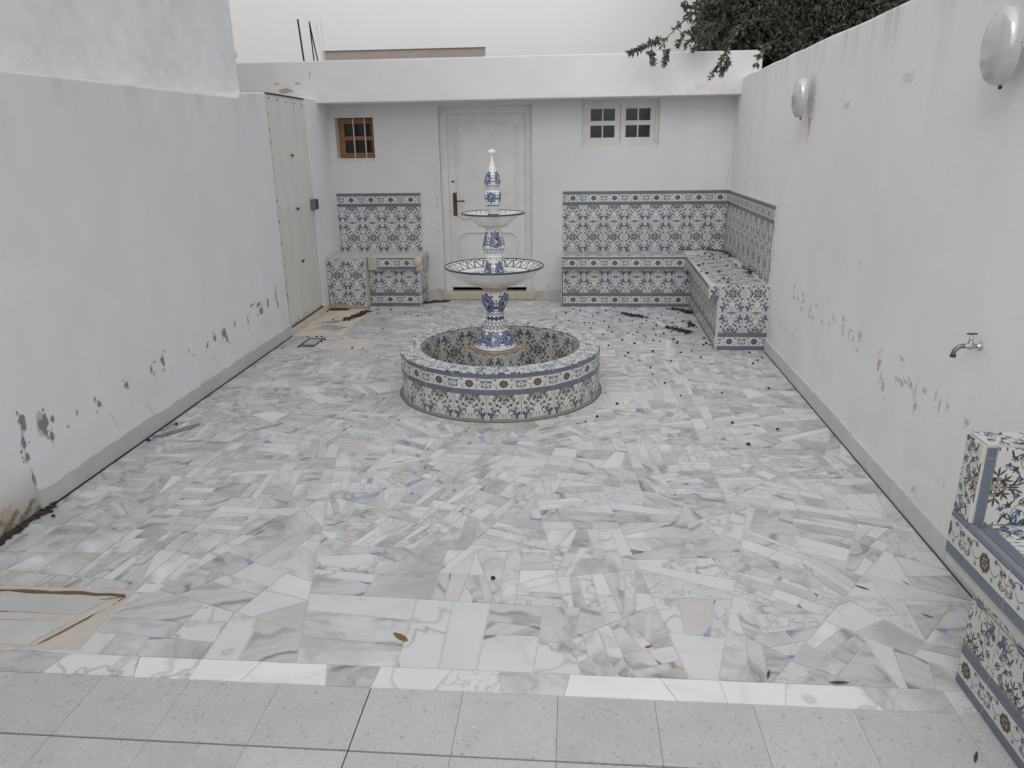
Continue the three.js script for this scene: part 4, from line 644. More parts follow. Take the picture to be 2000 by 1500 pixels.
// ------------------------------------------------------------------ floor: crazy-paved marble
const EXCL = [[-2.5, -1.585, -2.245, -1.9], [-2.215, -2.08, -5.93, -5.66], [-1.955, -1.59, -5.92, -5.595], [-2.46, -1.955, -7.1, -6.0]]; // x0 x1 z0 z1
const marbleAtlas = (() => {
  const N = 2048, C = 512, a = new Uint8Array(N * N * 4);
  for (let cy = 0; cy < 4; cy++) for (let cx = 0; cx < 4; cx++) {
    const k = cy * 4 + cx, sx = k * 23.7, sy = k * 11.3;
    for (let y = 0; y < C; y++) for (let x = 0; x < C; x++) {
      const u = x / C * 0.7, v = y / C * 0.7; // metres
      const w1 = fbm(u * 7 + sx, v * 7 + sy, 4) - 0.5, w2 = fbm(u * 5 + 90 + sx, v * 5 + sy, 3) - 0.5, fine = vnoise(u * 240 + sx, v * 240) - 0.5;
      let t, warm = 0;
      if (k < 3) { const vein = Math.pow(clamp(1 - Math.abs(w1) * 9), 3); t = 0.8 + w2 * 0.12 - vein * 0.07 + fine * 0.015; }
      else if (k < 7) { const vein = Math.pow(clamp(1 - Math.abs(w1) * 8), 2), st = fbm(u * 5 + w2 * 2 + sx, v * 30 + w1 * 5, 3) - 0.5; t = 0.6 + w2 * 0.3 + w1 * 0.12 + st * 0.24 - vein * 0.1 - Math.pow(clamp(0.1 - st) * 2.2, 3) * 0.2 + fine * 0.03; }
      else if (k < 10) { const s = Math.sin((v + w1 * 0.09 + w2 * 0.05) * 120 + k * 2), b = Math.max(0, Math.sin((v + w1 * 0.12) * 43 + k)); t = 0.66 - Math.max(0, s) * 0.12 * (0.4 + b) - Math.pow(b, 6) * 0.2 + w2 * 0.12 + fine * 0.03; }
      else if (k < 12) { const m = fbm(u * 34 + sx, v * 26 + sy, 3), n2 = clamp(1 - Math.abs(m - 0.5) * 11); t = 0.72 - Math.pow(n2, 2) * 0.22 + w2 * 0.15 + fine * 0.04; }
      else if (k < 14) { const vein = Math.pow(clamp(1 - Math.abs(w1 + (v - 0.35) * 0.7) * 16), 2) + 0.7 * Math.pow(clamp(1 - Math.abs(w2 - 0.08 + u * 0.2) * 22), 2); t = 0.78 - vein * 0.3 + fine * 0.02 + w2 * 0.06; }
      else if (k < 15) { t = 0.66 + w2 * 0.2 + fine * 0.03; warm = clamp(0.4 + w1 * 1.6) * 0.09; }
      else { t = 0.4 + w1 * 0.25 + w2 * 0.2 + fine * 0.05; }
      t = clamp(t, 0.05, 0.95);
      const i = ((cy * C + y) * N + cx * C + x) * 4, g = (q) => 255 * Math.pow(clamp(q), 1 / 2.2);
      a[i] = g(t * (1 + warm * 0.5)); a[i + 1] = g(t * (1 - warm * 0.2)); a[i + 2] = g(t * (1.012 - warm)); a[i + 3] = 255;
    }
  }
  const t = new THREE.DataTexture(a, N, N); t.colorSpace = THREE.SRGBColorSpace; t.magFilter = THREE.LinearFilter; t.minFilter = THREE.LinearMipmapLinearFilter; t.generateMipmaps = true; t.needsUpdate = true; return t;
})();
const marbleMat = STD({ map: marbleAtlas, vertexColors: true, roughness: 0.5 });
const polyArea = (p) => { let s = 0; for (let i = 0; i < p.length; i++) { const a = p[i], b = p[(i + 1) % p.length]; s += a[0] * b[1] - b[0] * a[1]; } return s / 2; };
const centroid = (p) => { let x = 0, y = 0, s = 0; for (let i = 0; i < p.length; i++) { const a = p[i], b = p[(i + 1) % p.length], c = a[0] * b[1] - b[0] * a[1]; x += (a[0] + b[0]) * c; y += (a[1] + b[1]) * c; s += c; } return [x / (3 * s), y / (3 * s)]; };
function cutPoly(p, px, py, nx, ny) { // keeps the side where (q - p).n <= 0
  const out = []; for (let i = 0; i < p.length; i++) { const a = p[i], b = p[(i + 1) % p.length], da = (a[0] - px) * nx + (a[1] - py) * ny, db = (b[0] - px) * nx + (b[1] - py) * ny; if (da <= 0) out.push(a); if ((da < 0 && db > 0) || (da > 0 && db < 0)) { const t = da / (da - db); out.push([mix(a[0], b[0], t), mix(a[1], b[1], t)]); } } return out;
}
function insetPoly(p, d) { let q = p; for (let i = 0; i < p.length; i++) { const a = p[i], b = p[(i + 1) % p.length], l = Math.hypot(b[0] - a[0], b[1] - a[1]); if (l < 1e-5) continue; const nx = (b[1] - a[1]) / l, ny = -(b[0] - a[0]) / l; q = cutPoly(q, a[0] - nx * d, a[1] - ny * d, nx, ny); if (q.length < 3) return []; } return q; }
{
  const paving = new THREE.Group(); paving.name = 'marble_paving'; scene.add(paving); tag(paving, 'crazy paving of white and grey marble offcuts over the yard', null, null, 'structure');
  const r = rng(314159), out = [];
  function split(p, target) {
    const A = Math.abs(polyArea(p)); if (p.length < 3 || A < 1e-4) return;
    let L = 0, ang = 0; // the longest edge gives the direction; pieces are cut square to it or along it
    for (let i = 0; i < p.length; i++) { const q0 = p[i], q1 = p[(i + 1) % p.length], l = Math.hypot(q1[0] - q0[0], q1[1] - q0[1]); if (l > L) { L = l; ang = Math.atan2(q1[1] - q0[1], q1[0] - q0[0]); } }
    const span = (t) => { const c = Math.cos(t), s2 = Math.sin(t); let lo = 1e9, hi = -1e9; for (const q of p) { const d = q[0] * c + q[1] * s2; lo = Math.min(lo, d); hi = Math.max(hi, d); } return [hi - lo, (hi + lo) / 2]; };
    const along = span(ang), across = span(ang + Math.PI / 2), ratio = along[0] / across[0];
    if (A < target && along[0] < 0.42 && across[0] < 0.3) { out.push(p); return; }
    const big = A > 1.1, wantLong = A < 0.035 ? 2.7 : 1.5;
    let dir = ratio > wantLong * (0.7 + r() * 0.6) ? ang : ang + Math.PI / 2; const sp = dir === ang ? along : across;
    const tilt = big ? (r() - 0.5) * 1.1 : r() < 0.3 ? (r() - 0.5) * 0.9 : (r() - 0.5) * 0.16, n = [Math.cos(dir + tilt), Math.sin(dir + tilt)];
    const [cx, cy] = centroid(p), o2 = (r() - 0.5) * 0.36 * sp[0], px = cx + Math.cos(dir) * o2, py = cy + Math.sin(dir) * o2;
    const near = 1 + 0.5 * sstep(-3.6, -2.3, cy);
    const next = () => near * (A > 0.3 ? 0.0045 + 0.03 * Math.pow(r(), 1.6) : target / near * (0.8 + r() * 0.4));
    split(cutPoly(p, px, py, n[0], n[1]), next()); split(cutPoly(p, px, py, -n[0], -n[1]), next());
  }
  let floor = [[xl(STRIP) - 0.01, STRIP], [xl(ZB) - 0.01, ZB - 0.01], [xr(ZB) + 0.01, ZB - 0.01], [xr(STRIP) + 0.01, STRIP]];
  if (polyArea(floor) < 0) floor = floor.reverse();
  split(floor, 0.015);
  let pieces = out.map((p) => p);
  for (const [x0, x1, z0, z1] of EXCL) { const next = []; for (const p of pieces) {
    let inside = p; const rest = []; for (const [px, py, nx, ny] of [[x0, 0, -1, 0], [x1, 0, 1, 0], [0, z0, 0, -1], [0, z1, 0, 1]]) { const o2 = cutPoly(inside, px, py, -nx, -ny); if (o2.length > 2 && Math.abs(polyArea(o2)) > 2e-4) rest.push(o2); inside = cutPoly(inside, px, py, nx, ny); if (inside.length < 3) break; }
    if (inside.length < 3 || Math.abs(polyArea(inside)) < 1e-4) next.push(p); else next.push(...rest); } pieces = next; }
  // tones
  const stains = [[0.03, -2.83, 0.12, [0.75, 0.55, 0.38]], [-2.3, -5.8, 0.28, [0.86, 0.75, 0.62]], [-1.8, -5.75, 0.3, [0.9, 0.8, 0.68]], [-1.9, -6.5, 0.25, [0.86, 0.76, 0.66]], [0.22, -5.3, 0.16, [0.9, 0.78, 0.66]], [-0.45, -3.95, 0.3, [0.92, 0.83, 0.74]], [1.15, -2.35, 0.16, [0.9, 0.8, 0.68]], [1.0, -5.75, 0.2, [0.9, 0.8, 0.68]], [-2.0, -2.3, 0.22, [0.88, 0.76, 0.64]], [-0.9, -1.98, 0.16, [0.92, 0.82, 0.7]]];
  const list = [];
  const emit = (p, kind) => {
    if (polyArea(p) < 0) p = p.slice().reverse();
    const ins = kind === 'chip' ? 0.0008 : 0.0012 + r() * 0.0012; const q = insetPoly(p, ins); if (q.length < 3 || Math.abs(polyArea(q)) < 8e-5) return;
    list.push({ p: q, kind, c: centroid(q), A: Math.abs(polyArea(q)) });
  };
  for (let p of pieces) {
    const [cx, cz] = centroid(p); if (Math.hypot(cx + 0.457, cz + 4.645) < 0.5) continue;
    if (polyArea(p) < 0) p = p.slice().reverse();
    if (r() < 0.24 && p.length < 6) { // a broken corner with a chip set in it
      const i = Math.floor(r() * p.length), b = p[i], a = p[(i + p.length - 1) % p.length], c = p[(i + 1) % p.length], f1 = 0.1 + r() * 0.26, f2 = 0.12 + r() * 0.28;
      const q1 = [mix(b[0], a[0], f1), mix(b[1], a[1], f1)], q2 = [mix(b[0], c[0], f2), mix(b[1], c[1], f2)];
      emit([q1, b, q2], 'chip'); p = [...p.slice(0, i), q1, q2, ...p.slice(i + 1)];
    }
    emit(p, 'stone');
  }
  const bluer = rng(888);
  for (const s of list) {
    const [x, z] = s.c, g = r(); let cell, tint = [1, 1, 1];
    const washed = clamp(sstep(-1.1, -2.0, x) * 0.75 + sstep(-4.6, -6.4, z) * 0.65 + sstep(0.9, 1.4, x) * 0.3);
    let tone;
    if (g < 0.19) { cell = Math.floor(r() * 3); tone = 0.86 + r() * 0.08; } else if (g < 0.56) { cell = 3 + Math.floor(r() * 4); tone = 0.9 + r() * 0.2; } else if (g < 0.7) { cell = 7 + Math.floor(r() * 3); tone = 0.94; } else if (g < 0.82) { cell = 10 + Math.floor(r() * 2); tone = 0.92; } else if (g < 0.92) { cell = 12 + Math.floor(r() * 2); tone = 0.92; } else if (g < 0.965) { cell = 14; tone = 0.95; } else { cell = 15; tone = 1.32; }
    if (washed > r() * 1.15) { cell = 3 + Math.floor(r() * 4); tone = 0.96 + (r() - 0.5) * 0.12; }
    tone *= 0.9; tint = [tone, tone, tone];
    if (s.kind === 'chip') { const b = bluer(), near = z > -4.6 && x < 0.6; if (b < (near ? 0.5 : 0.22)) { tint = [0.42, 0.54, 0.88]; cell = 3 + Math.floor(r() * 3); } else if (b < 0.66) { tint = [0.85, 0.66, 0.48]; cell = 14; } else if (b < 0.8) { tint = [0.45, 0.45, 0.46]; cell = 4; } else { tint = [0.9, 0.87, 0.8]; cell = 14; } }
    for (const [sx, sz, sr, c] of stains) { const d = Math.hypot(x - sx, z - sz) / sr; const k = clamp(1.15 - d) * (0.1 + r() * 0.6); for (let i = 0; i < 3; i++) tint[i] *= mix(1, c[i], k); }
    if (s.kind === 'stone' && s.A < 0.003 && x < 0.7 && z > -4.7 && z < -2.0 && bluer() < 0.05) { tint = [0.52, 0.63, 0.88]; cell = 4; }
    else if (s.kind === 'stone' && s.A < 0.005 && bluer() < 0.02) { tint = [0.9, 0.82, 0.72]; cell = 14; }
    s.cell = cell; s.tint = tint;
    const d = Math.hypot(x, 1.55, z); s.seen = s.A * 1.55 / (d * d * d);
  }
  function stoneGeo(s) {
    const h = 0.0045 + r() * 0.0016, n = s.p.length, P = [], U = [], Cc = [], th = r() * 6.2832, cs = Math.cos(th), sn = Math.sin(th);
    let ext = 0; for (const q of s.p) ext = Math.max(ext, Math.hypot(q[0] - s.c[0], q[1] - s.c[1]));
    const room = Math.max(0, 0.335 - ext), ou = 0.35 + (r() * 2 - 1) * room, ov = 0.35 + (r() * 2 - 1) * room, cu = s.cell % 4, cv = Math.floor(s.cell / 4);
    const put = (q, y) => { const x = q[0] - s.c[0], z = q[1] - s.c[1]; P.push(x, y, z); const a = clamp(ou + x * cs - z * sn, 0.01, 0.69) / 0.7, b = clamp(ov + x * sn + z * cs, 0.01, 0.69) / 0.7; U.push((cu + a) / 4, (cv + b) / 4); Cc.push(...s.tint); };
    const E = []; // outline with slightly chipped edges and blunt corners
    for (let i = 0; i < n; i++) { const a = s.p[i], b = s.p[(i + 1) % n], l = Math.hypot(b[0] - a[0], b[1] - a[1]); if (l < 1e-5) continue; const nx = (b[1] - a[1]) / l, ny = -(b[0] - a[0]) / l, m = l > 0.14 ? 3 : l > 0.05 ? 2 : 1, e = Math.min(0.25, (0.0015 + r() * 0.004) / l);
      E.push([mix(a[0], b[0], e), mix(a[1], b[1], e)]); for (let k = 1; k < m; k++) { const t = clamp(k / m + (r() - 0.5) * 0.2, e, 1 - e), d = r() * r() * 0.0035; E.push([mix(a[0], b[0], t) - nx * d, mix(a[1], b[1], t) - ny * d]); } E.push([mix(a[0], b[0], 1 - e), mix(a[1], b[1], 1 - e)]); }
    for (let i = 0; i < E.length; i++) { const a = E[i], b = E[(i + 1) % E.length]; put(s.c, h); put(b, h); put(a, h); put(a, 0); put(a, h); put(b, h); put(a, 0); put(b, h); put(b, 0); }
    const g = new THREE.BufferGeometry(); g.setAttribute('position', new THREE.Float32BufferAttribute(P, 3)); g.setAttribute('uv', new THREE.Float32BufferAttribute(U, 2)); g.setAttribute('color', new THREE.Float32BufferAttribute(Cc, 3)); g.computeVertexNormals(); return g;
  }
  // border strip of white marble along the terrazzo
  const cuts = [-2.36, -2.05, -1.62, -1.35, -1.16, -0.98, -0.74, -0.585, -0.375, -0.2, 0.0, 0.3, 0.46, 0.64, 0.885, 1.1, 1.43];
  for (let i = 0; i + 1 < cuts.length; i++) { const bright = (i > 2 && i < 6) || (i > 9 && i < 14); const sk = (i * 37 % 11 - 5) * 0.004, sk2 = ((i + 1) * 37 % 11 - 5) * 0.004; let p = [[cuts[i] + 0.001 + sk, STRIP + 0.001], [cuts[i + 1] - 0.001 + sk2, STRIP + 0.001], [cuts[i + 1] - 0.001 - sk2, TER - 0.002], [cuts[i] + 0.001 - sk, TER - 0.002]]; if (polyArea(p) < 0) p = p.reverse(); const c = centroid(p); list.push({ p, kind: 'stone', c, A: Math.abs(polyArea(p)), cell: bright ? [2, 0, 1, 12, 2][i % 5] : [10, 5, 12, 11, 6][i % 5], tint: bright ? [1.0, 0.99, 0.975] : [0.92, 0.92, 0.91], seen: 9 }); }
  // the long dark slab by the left wall, two grey stones by the iron door
  for (const [pts, t] of [[[[-2.355, -3.70], [-2.28, -3.72], [-2.19, -3.83], [-2.165, -3.9], [-2.2, -3.91], [-2.27, -3.81]], [0.4, 0.43, 0.45]]]) { let p = pts; if (polyArea(p) < 0) p = p.slice().reverse(); list.push({ p, kind: 'slab', c: centroid(p), A: Math.abs(polyArea(p)), cell: 5, tint: t, seen: 9 }); }
  list.sort((a, b) => b.seen - a.seen);
  const rest = [];
  list.forEach((s, i) => {
    const g = stoneGeo(s), y = s.kind === 'slab' ? 0.0025 : -0.004;
    if (i < 300) part('paving_stone', g, marbleMat, paving, [s.c[0], y, s.c[1]]);
    else { g.translate(s.c[0], y, s.c[1]); rest.push(g); }
  });
  const m = part('paving_stones', mergeGeometries(rest), marbleMat, paving); m.userData.kind = 'stuff';
  // bedding mortar under it all
  const [c, ctx] = newCanvas(1024, 1024);
  fillNoise(c, ctx, (x, y) => { const b = fbm(x / 60, y / 60, 4), o2 = sstep(0.5, 0.72, fbm(x / 90 + 50, y / 90, 3)), k = 1 + (vnoise(x * .6, y * .6) - .5) * .1; return [mix(202, 208, o2) * k, mix(201, 196, o2) * k, mix(199, 179, o2) * k * (0.97 + b * 0.05)]; });
  const bed = box(-2.5, 1.66, -0.1, -0.0012, ZB - 0.05, TER); uvMetres(bed, 0.6);
  part('bedding_mortar', bed, STD({ map: canvasTex(c), roughness: 0.95, bumpMap: plasterBump, bumpScale: 0.003 }), paving);
  // stained mortar area by the iron door, with two grey stones let in
  const [c2, ctx2] = newCanvas(256, 512);
  fillNoise(c2, ctx2, (x, y) => { const b = fbm(x / 40, y / 40, 4), k = 1 + (vnoise(x * .5, y * .5) - .5) * .08, q = sstep(.4, .7, b); return [mix(200, 198, q) * k, mix(193, 180, q) * k, mix(184, 162, q) * k]; });
  const patch = box(-2.46, -1.957, -0.0011, 0.0025, -7.1, -6.002); uvPlane(patch, 0, 2, -2.46, -1.957, -7.1, -6.002);
  part('mortar_patch', patch, STD({ map: canvasTex(c2, false), roughness: 0.9, bumpMap: plasterBump, bumpScale: 0.004 }), paving);
  for (const pts of [[[-2.28, -6.28], [-2.05, -6.2], [-2.0, -6.33], [-2.2, -6.42]], [[-2.3, -6.5], [-2.16, -6.46], [-2.12, -6.56], [-2.22, -6.62]]]) { let p = pts; if (polyArea(p) < 0) p = p.slice().reverse(); const s = { p, c: centroid(p), cell: 5, tint: [0.66, 0.67, 0.68] }; part('paving_stone', stoneGeo(s), marbleMat, paving, [s.c[0], 0.0, s.c[1]]); }
}
{ // terrazzo tiles along the house
  const [c, ctx] = newCanvas(1024, 1024), r = rng(66);
  fillNoise(c, ctx, (x, y) => { const k = 1 + (fbm(x / 120, y / 120, 3) - .5) * .06 + (vnoise(x * .5, y * .5) - .5) * .06 + (vnoise(x * .16, y * .16) - .5) * .04; return [191 * k, 190 * k, 189 * k]; });
  for (let i = 0; i < 2600; i++) { const x = r() * 1024, y = r() * 1024, q = r(), a = 2 + r() * r() * 10, v = q < .55 ? 150 + r() * 30 : q < .8 ? 205 + r() * 20 : 120 + r() * 30; ctx.fillStyle = `rgba(${v},${v - (q < .1 ? 12 : 0)},${v - (q < .1 ? 20 : -2)},${0.18 + r() * .3})`; ctx.beginPath(); const n = 6, ph = r() * 6; for (let k = 0; k < n; k++) { const an = k / n * 6.28 + ph, rr = a * (0.6 + r() * .5); ctx.lineTo(x + Math.cos(an) * rr, y + Math.sin(an) * rr); } ctx.fill(); }
  for (let i = 0; i < 60; i++) { ctx.fillStyle = 'rgba(190,140,130,0.35)'; ctx.beginPath(); ctx.arc(r() * 1024, r() * 1024, 2 + r() * 4, 0, 7); ctx.fill(); }
  const t = canvasTex(c); t.repeat.set(1, 1);
  const mats = [0.96, 0.92, 1.0, 0.94, 0.98].map((k) => STD({ map: t, color: lin(k, k, k), roughness: 0.6 }));
  const o = new THREE.Group(); o.name = 'terrazzo_paving'; scene.add(o); tag(o, 'square grey terrazzo tiles in the foreground', null, null, 'structure');
  part('bedding', box(-2.5, 1.7, -0.1, -0.006, TER + 0.0005, 1.2), STD({ color: lin(0.05, 0.026, 0.02), roughness: 1 }), o);
  const zs = [TER + 0.001, -1.545, -1.265, -0.985, -0.705, -0.425, -0.145, 0.135, 0.415, 0.695, 0.975], xs = []; for (let x = -2.55; x < 1.7; x += 0.2805) xs.push(x - 0.0);
  const off = -0.588 - (-2.55 + 7 * 0.2805);
  for (let j = 0; j + 1 < zs.length; j++) for (let i = 0; i < xs.length; i++) {
    const wideX = (i === 7) ? 0.0032 : 0.0006, wideZ = j === 0 ? 0.006 : 0.001;
    const x0 = Math.max(xs[i] + off + wideX, -2.45), x1 = Math.min(xs[i] + off + 0.2805 - 0.0006, 1.43); if (x1 - x0 < 0.03) continue;
    const g = box(x0, x1, -0.006, 0.0008 + r() * 0.0006, zs[j] + 0.0005, zs[j + 1] - wideZ); uvMetres(g, 1.35); const uv = g.attributes.uv, du = r(), dv = r(); for (let k = 0; k < uv.count; k++) uv.setXY(k, uv.getX(k) + du, uv.getY(k) + dv);
    part('terrazzo_tile', g, mats[Math.floor(r() * 5)], o);
  }
}
// ------------------------------------------------------------------ covers and drain in the floor
{
  const o = base('hatch_cover', 'sunken marble-faced inspection cover with rusty cracked edge at the near left', 'cover', [-2.05, 0, -2.07]);
  part('surround', uvMetres(box(-0.4, 0.462, -0.02, -0.001, -0.172, 0.166)), STD({ map: M.mortar.map, color: lin(0.68, 0.63, 0.57), bumpMap: plasterBump, bumpScale: 0.006, roughness: 0.95 }), o);
  const mm = STD({ map: canvasTex(plasterCanvas), color: lin(0.7, 0.7, 0.69), roughness: 0.6 });
  const slab = (pts, m) => { const q = new THREE.Shape(pts.map((p) => new THREE.Vector2(p[0], -p[1]))), g = new THREE.ExtrudeGeometry(q, { depth: 0.012, bevelEnabled: true, bevelSize: 0.002, bevelThickness: 0.002, bevelOffset: -0.002, bevelSegments: 1 }); g.rotateX(-Math.PI / 2); g.translate(0, -0.01, 0); part('cover_slab', uvMetres(g), m, o); };
  slab([[-0.36, 0.03], [0.335, 0.03], [0.275, 0.15], [-0.36, 0.15]], mm); slab([[-0.36, -0.11], [0.385, -0.105], [0.345, -0.02], [-0.36, -0.025]], STD({ map: mm.map, color: lin(0.64, 0.64, 0.64), roughness: 0.6 }));
  slab([[-0.36, -0.018], [0.2, -0.012], [0.18, 0.022], [-0.36, 0.022]], STD({ map: mm.map, color: lin(0.72, 0.69, 0.66), roughness: 0.6 })); slab([[0.345, 0.028], [0.4, -0.1], [0.44, -0.1], [0.3, 0.15], [0.285, 0.15]], STD({ map: mm.map, color: lin(0.7, 0.64, 0.56), roughness: 0.7 }));
  const s = new THREE.Shape(), r = rng(3); s.moveTo(-0.36, -0.155); for (let i = 0; i <= 14; i++) s.lineTo(-0.36 + i * 0.057, -0.148 + (r() - .5) * 0.016); for (let i = 14; i >= 0; i--) s.lineTo(-0.36 + i * 0.057, -0.142 + i * 0.0006 + (r() - .5) * 0.012); s.closePath();
  const cg = new THREE.ExtrudeGeometry(s, { depth: 0.003, bevelEnabled: false }); cg.rotateX(Math.PI / 2); cg.translate(0, 0.0025, 0); part('rusty_crack', uvMetres(cg), STD({ color: lin(0.14, 0.1, 0.075), roughness: 1 }), o);
  const s2 = new THREE.Shape(); for (let i = 0; i <= 12; i++) s2.lineTo(0.452 - i * 0.0115 + (r() - .5) * 0.012, -0.13 + i * 0.023); for (let i = 12; i >= 0; i--) s2.lineTo(0.448 - i * 0.0115 + (r() - .5) * 0.005, -0.13 + i * 0.023); s2.closePath();
  const c2 = new THREE.ExtrudeGeometry(s2, { depth: 0.003, bevelEnabled: false }); c2.rotateX(Math.PI / 2); c2.translate(0, 0.0035, 0); part('rusty_crack', uvMetres(c2), STD({ color: lin(0.24, 0.15, 0.09), roughness: 1 }), o);
}
{
  const o = base('hatch_cover', 'flat square inspection cover with beige stain in the floor near the iron door', 'cover', [-1.772, 0, -5.757]);
  part('frame', uvMetres(box(-0.18, 0.18, -0.02, -0.002, -0.16, 0.16)), STD({ map: M.mortar.map, color: lin(0.3, 0.27, 0.23), roughness: 0.95 }), o);
  const [c, ctx] = newCanvas(256, 256); fillNoise(c, ctx, (x, y) => { const k = 1 + (fbm(x / 30, y / 30, 3) - .5) * .08; return [196 * k, 193 * k, 188 * k]; }); for (let i = 0; i < 8; i++) { const q = rng(i + 6); blotch(ctx, 60 + q() * 110, 120 + q() * 80, 60, 34, 'rgba(206,180,150,0.3)', i * 9 + 2, 2); }
  const m = STD({ map: canvasTex(c, false), roughness: 0.8 });
  const g = rbox(-0.174, 0.12, -0.015, 0.003, -0.1, 0.154, 0.003); uvPlane(g, 0, 2, -0.174, 0.12, -0.1, 0.154); part('cover_slab', g, m, o);
  for (const [a, b, d, e] of [[-0.174, 0.12, -0.155, -0.105], [0.125, 0.175, -0.155, 0.154]]) part('edge_strip', uvMetres(rbox(a, b, -0.015, 0.0025, d, e, 0.002)), marbleMatPlain(), o);
}
function marbleMatPlain() { return M.mp ??= STD({ map: canvasTex(plasterCanvas), color: lin(0.68, 0.68, 0.68), roughness: 0.6 }); }
{
  const o = base('floor_drain', 'small square dark drain grate in the floor beside the left wall', 'drain', [-2.147, 0, -5.795]);
  const iron = STD({ color: lin(0.1, 0.09, 0.085), roughness: 0.7, metalness: 0.4 });
  part('pit', box(-0.066, 0.066, -0.03, -0.012, -0.132, 0.132), STD({ color: lin(0.015, 0.012, 0.012), roughness: 1 }), o);
  for (const [a, b, c, d] of [[-0.067, -0.054, -0.134, 0.134], [0.054, 0.067, -0.134, 0.134], [-0.054, 0.054, -0.134, -0.12], [-0.054, 0.054, 0.12, 0.134]]) part('frame_bar', box(a, b, -0.012, 0.004, c, d), iron, o);
  const grey = STD({ color: lin(0.4, 0.4, 0.39), roughness: 0.7 });
  part('plate', uvMetres(box(-0.05, 0.05, -0.011, 0.0015, -0.11, 0.05)), grey, o);
  for (let i = 0; i < 3; i++) part('grate_bar', box(-0.05, 0.05, -0.008, 0.001, 0.064 + i * 0.018, 0.072 + i * 0.018), iron, o);
}

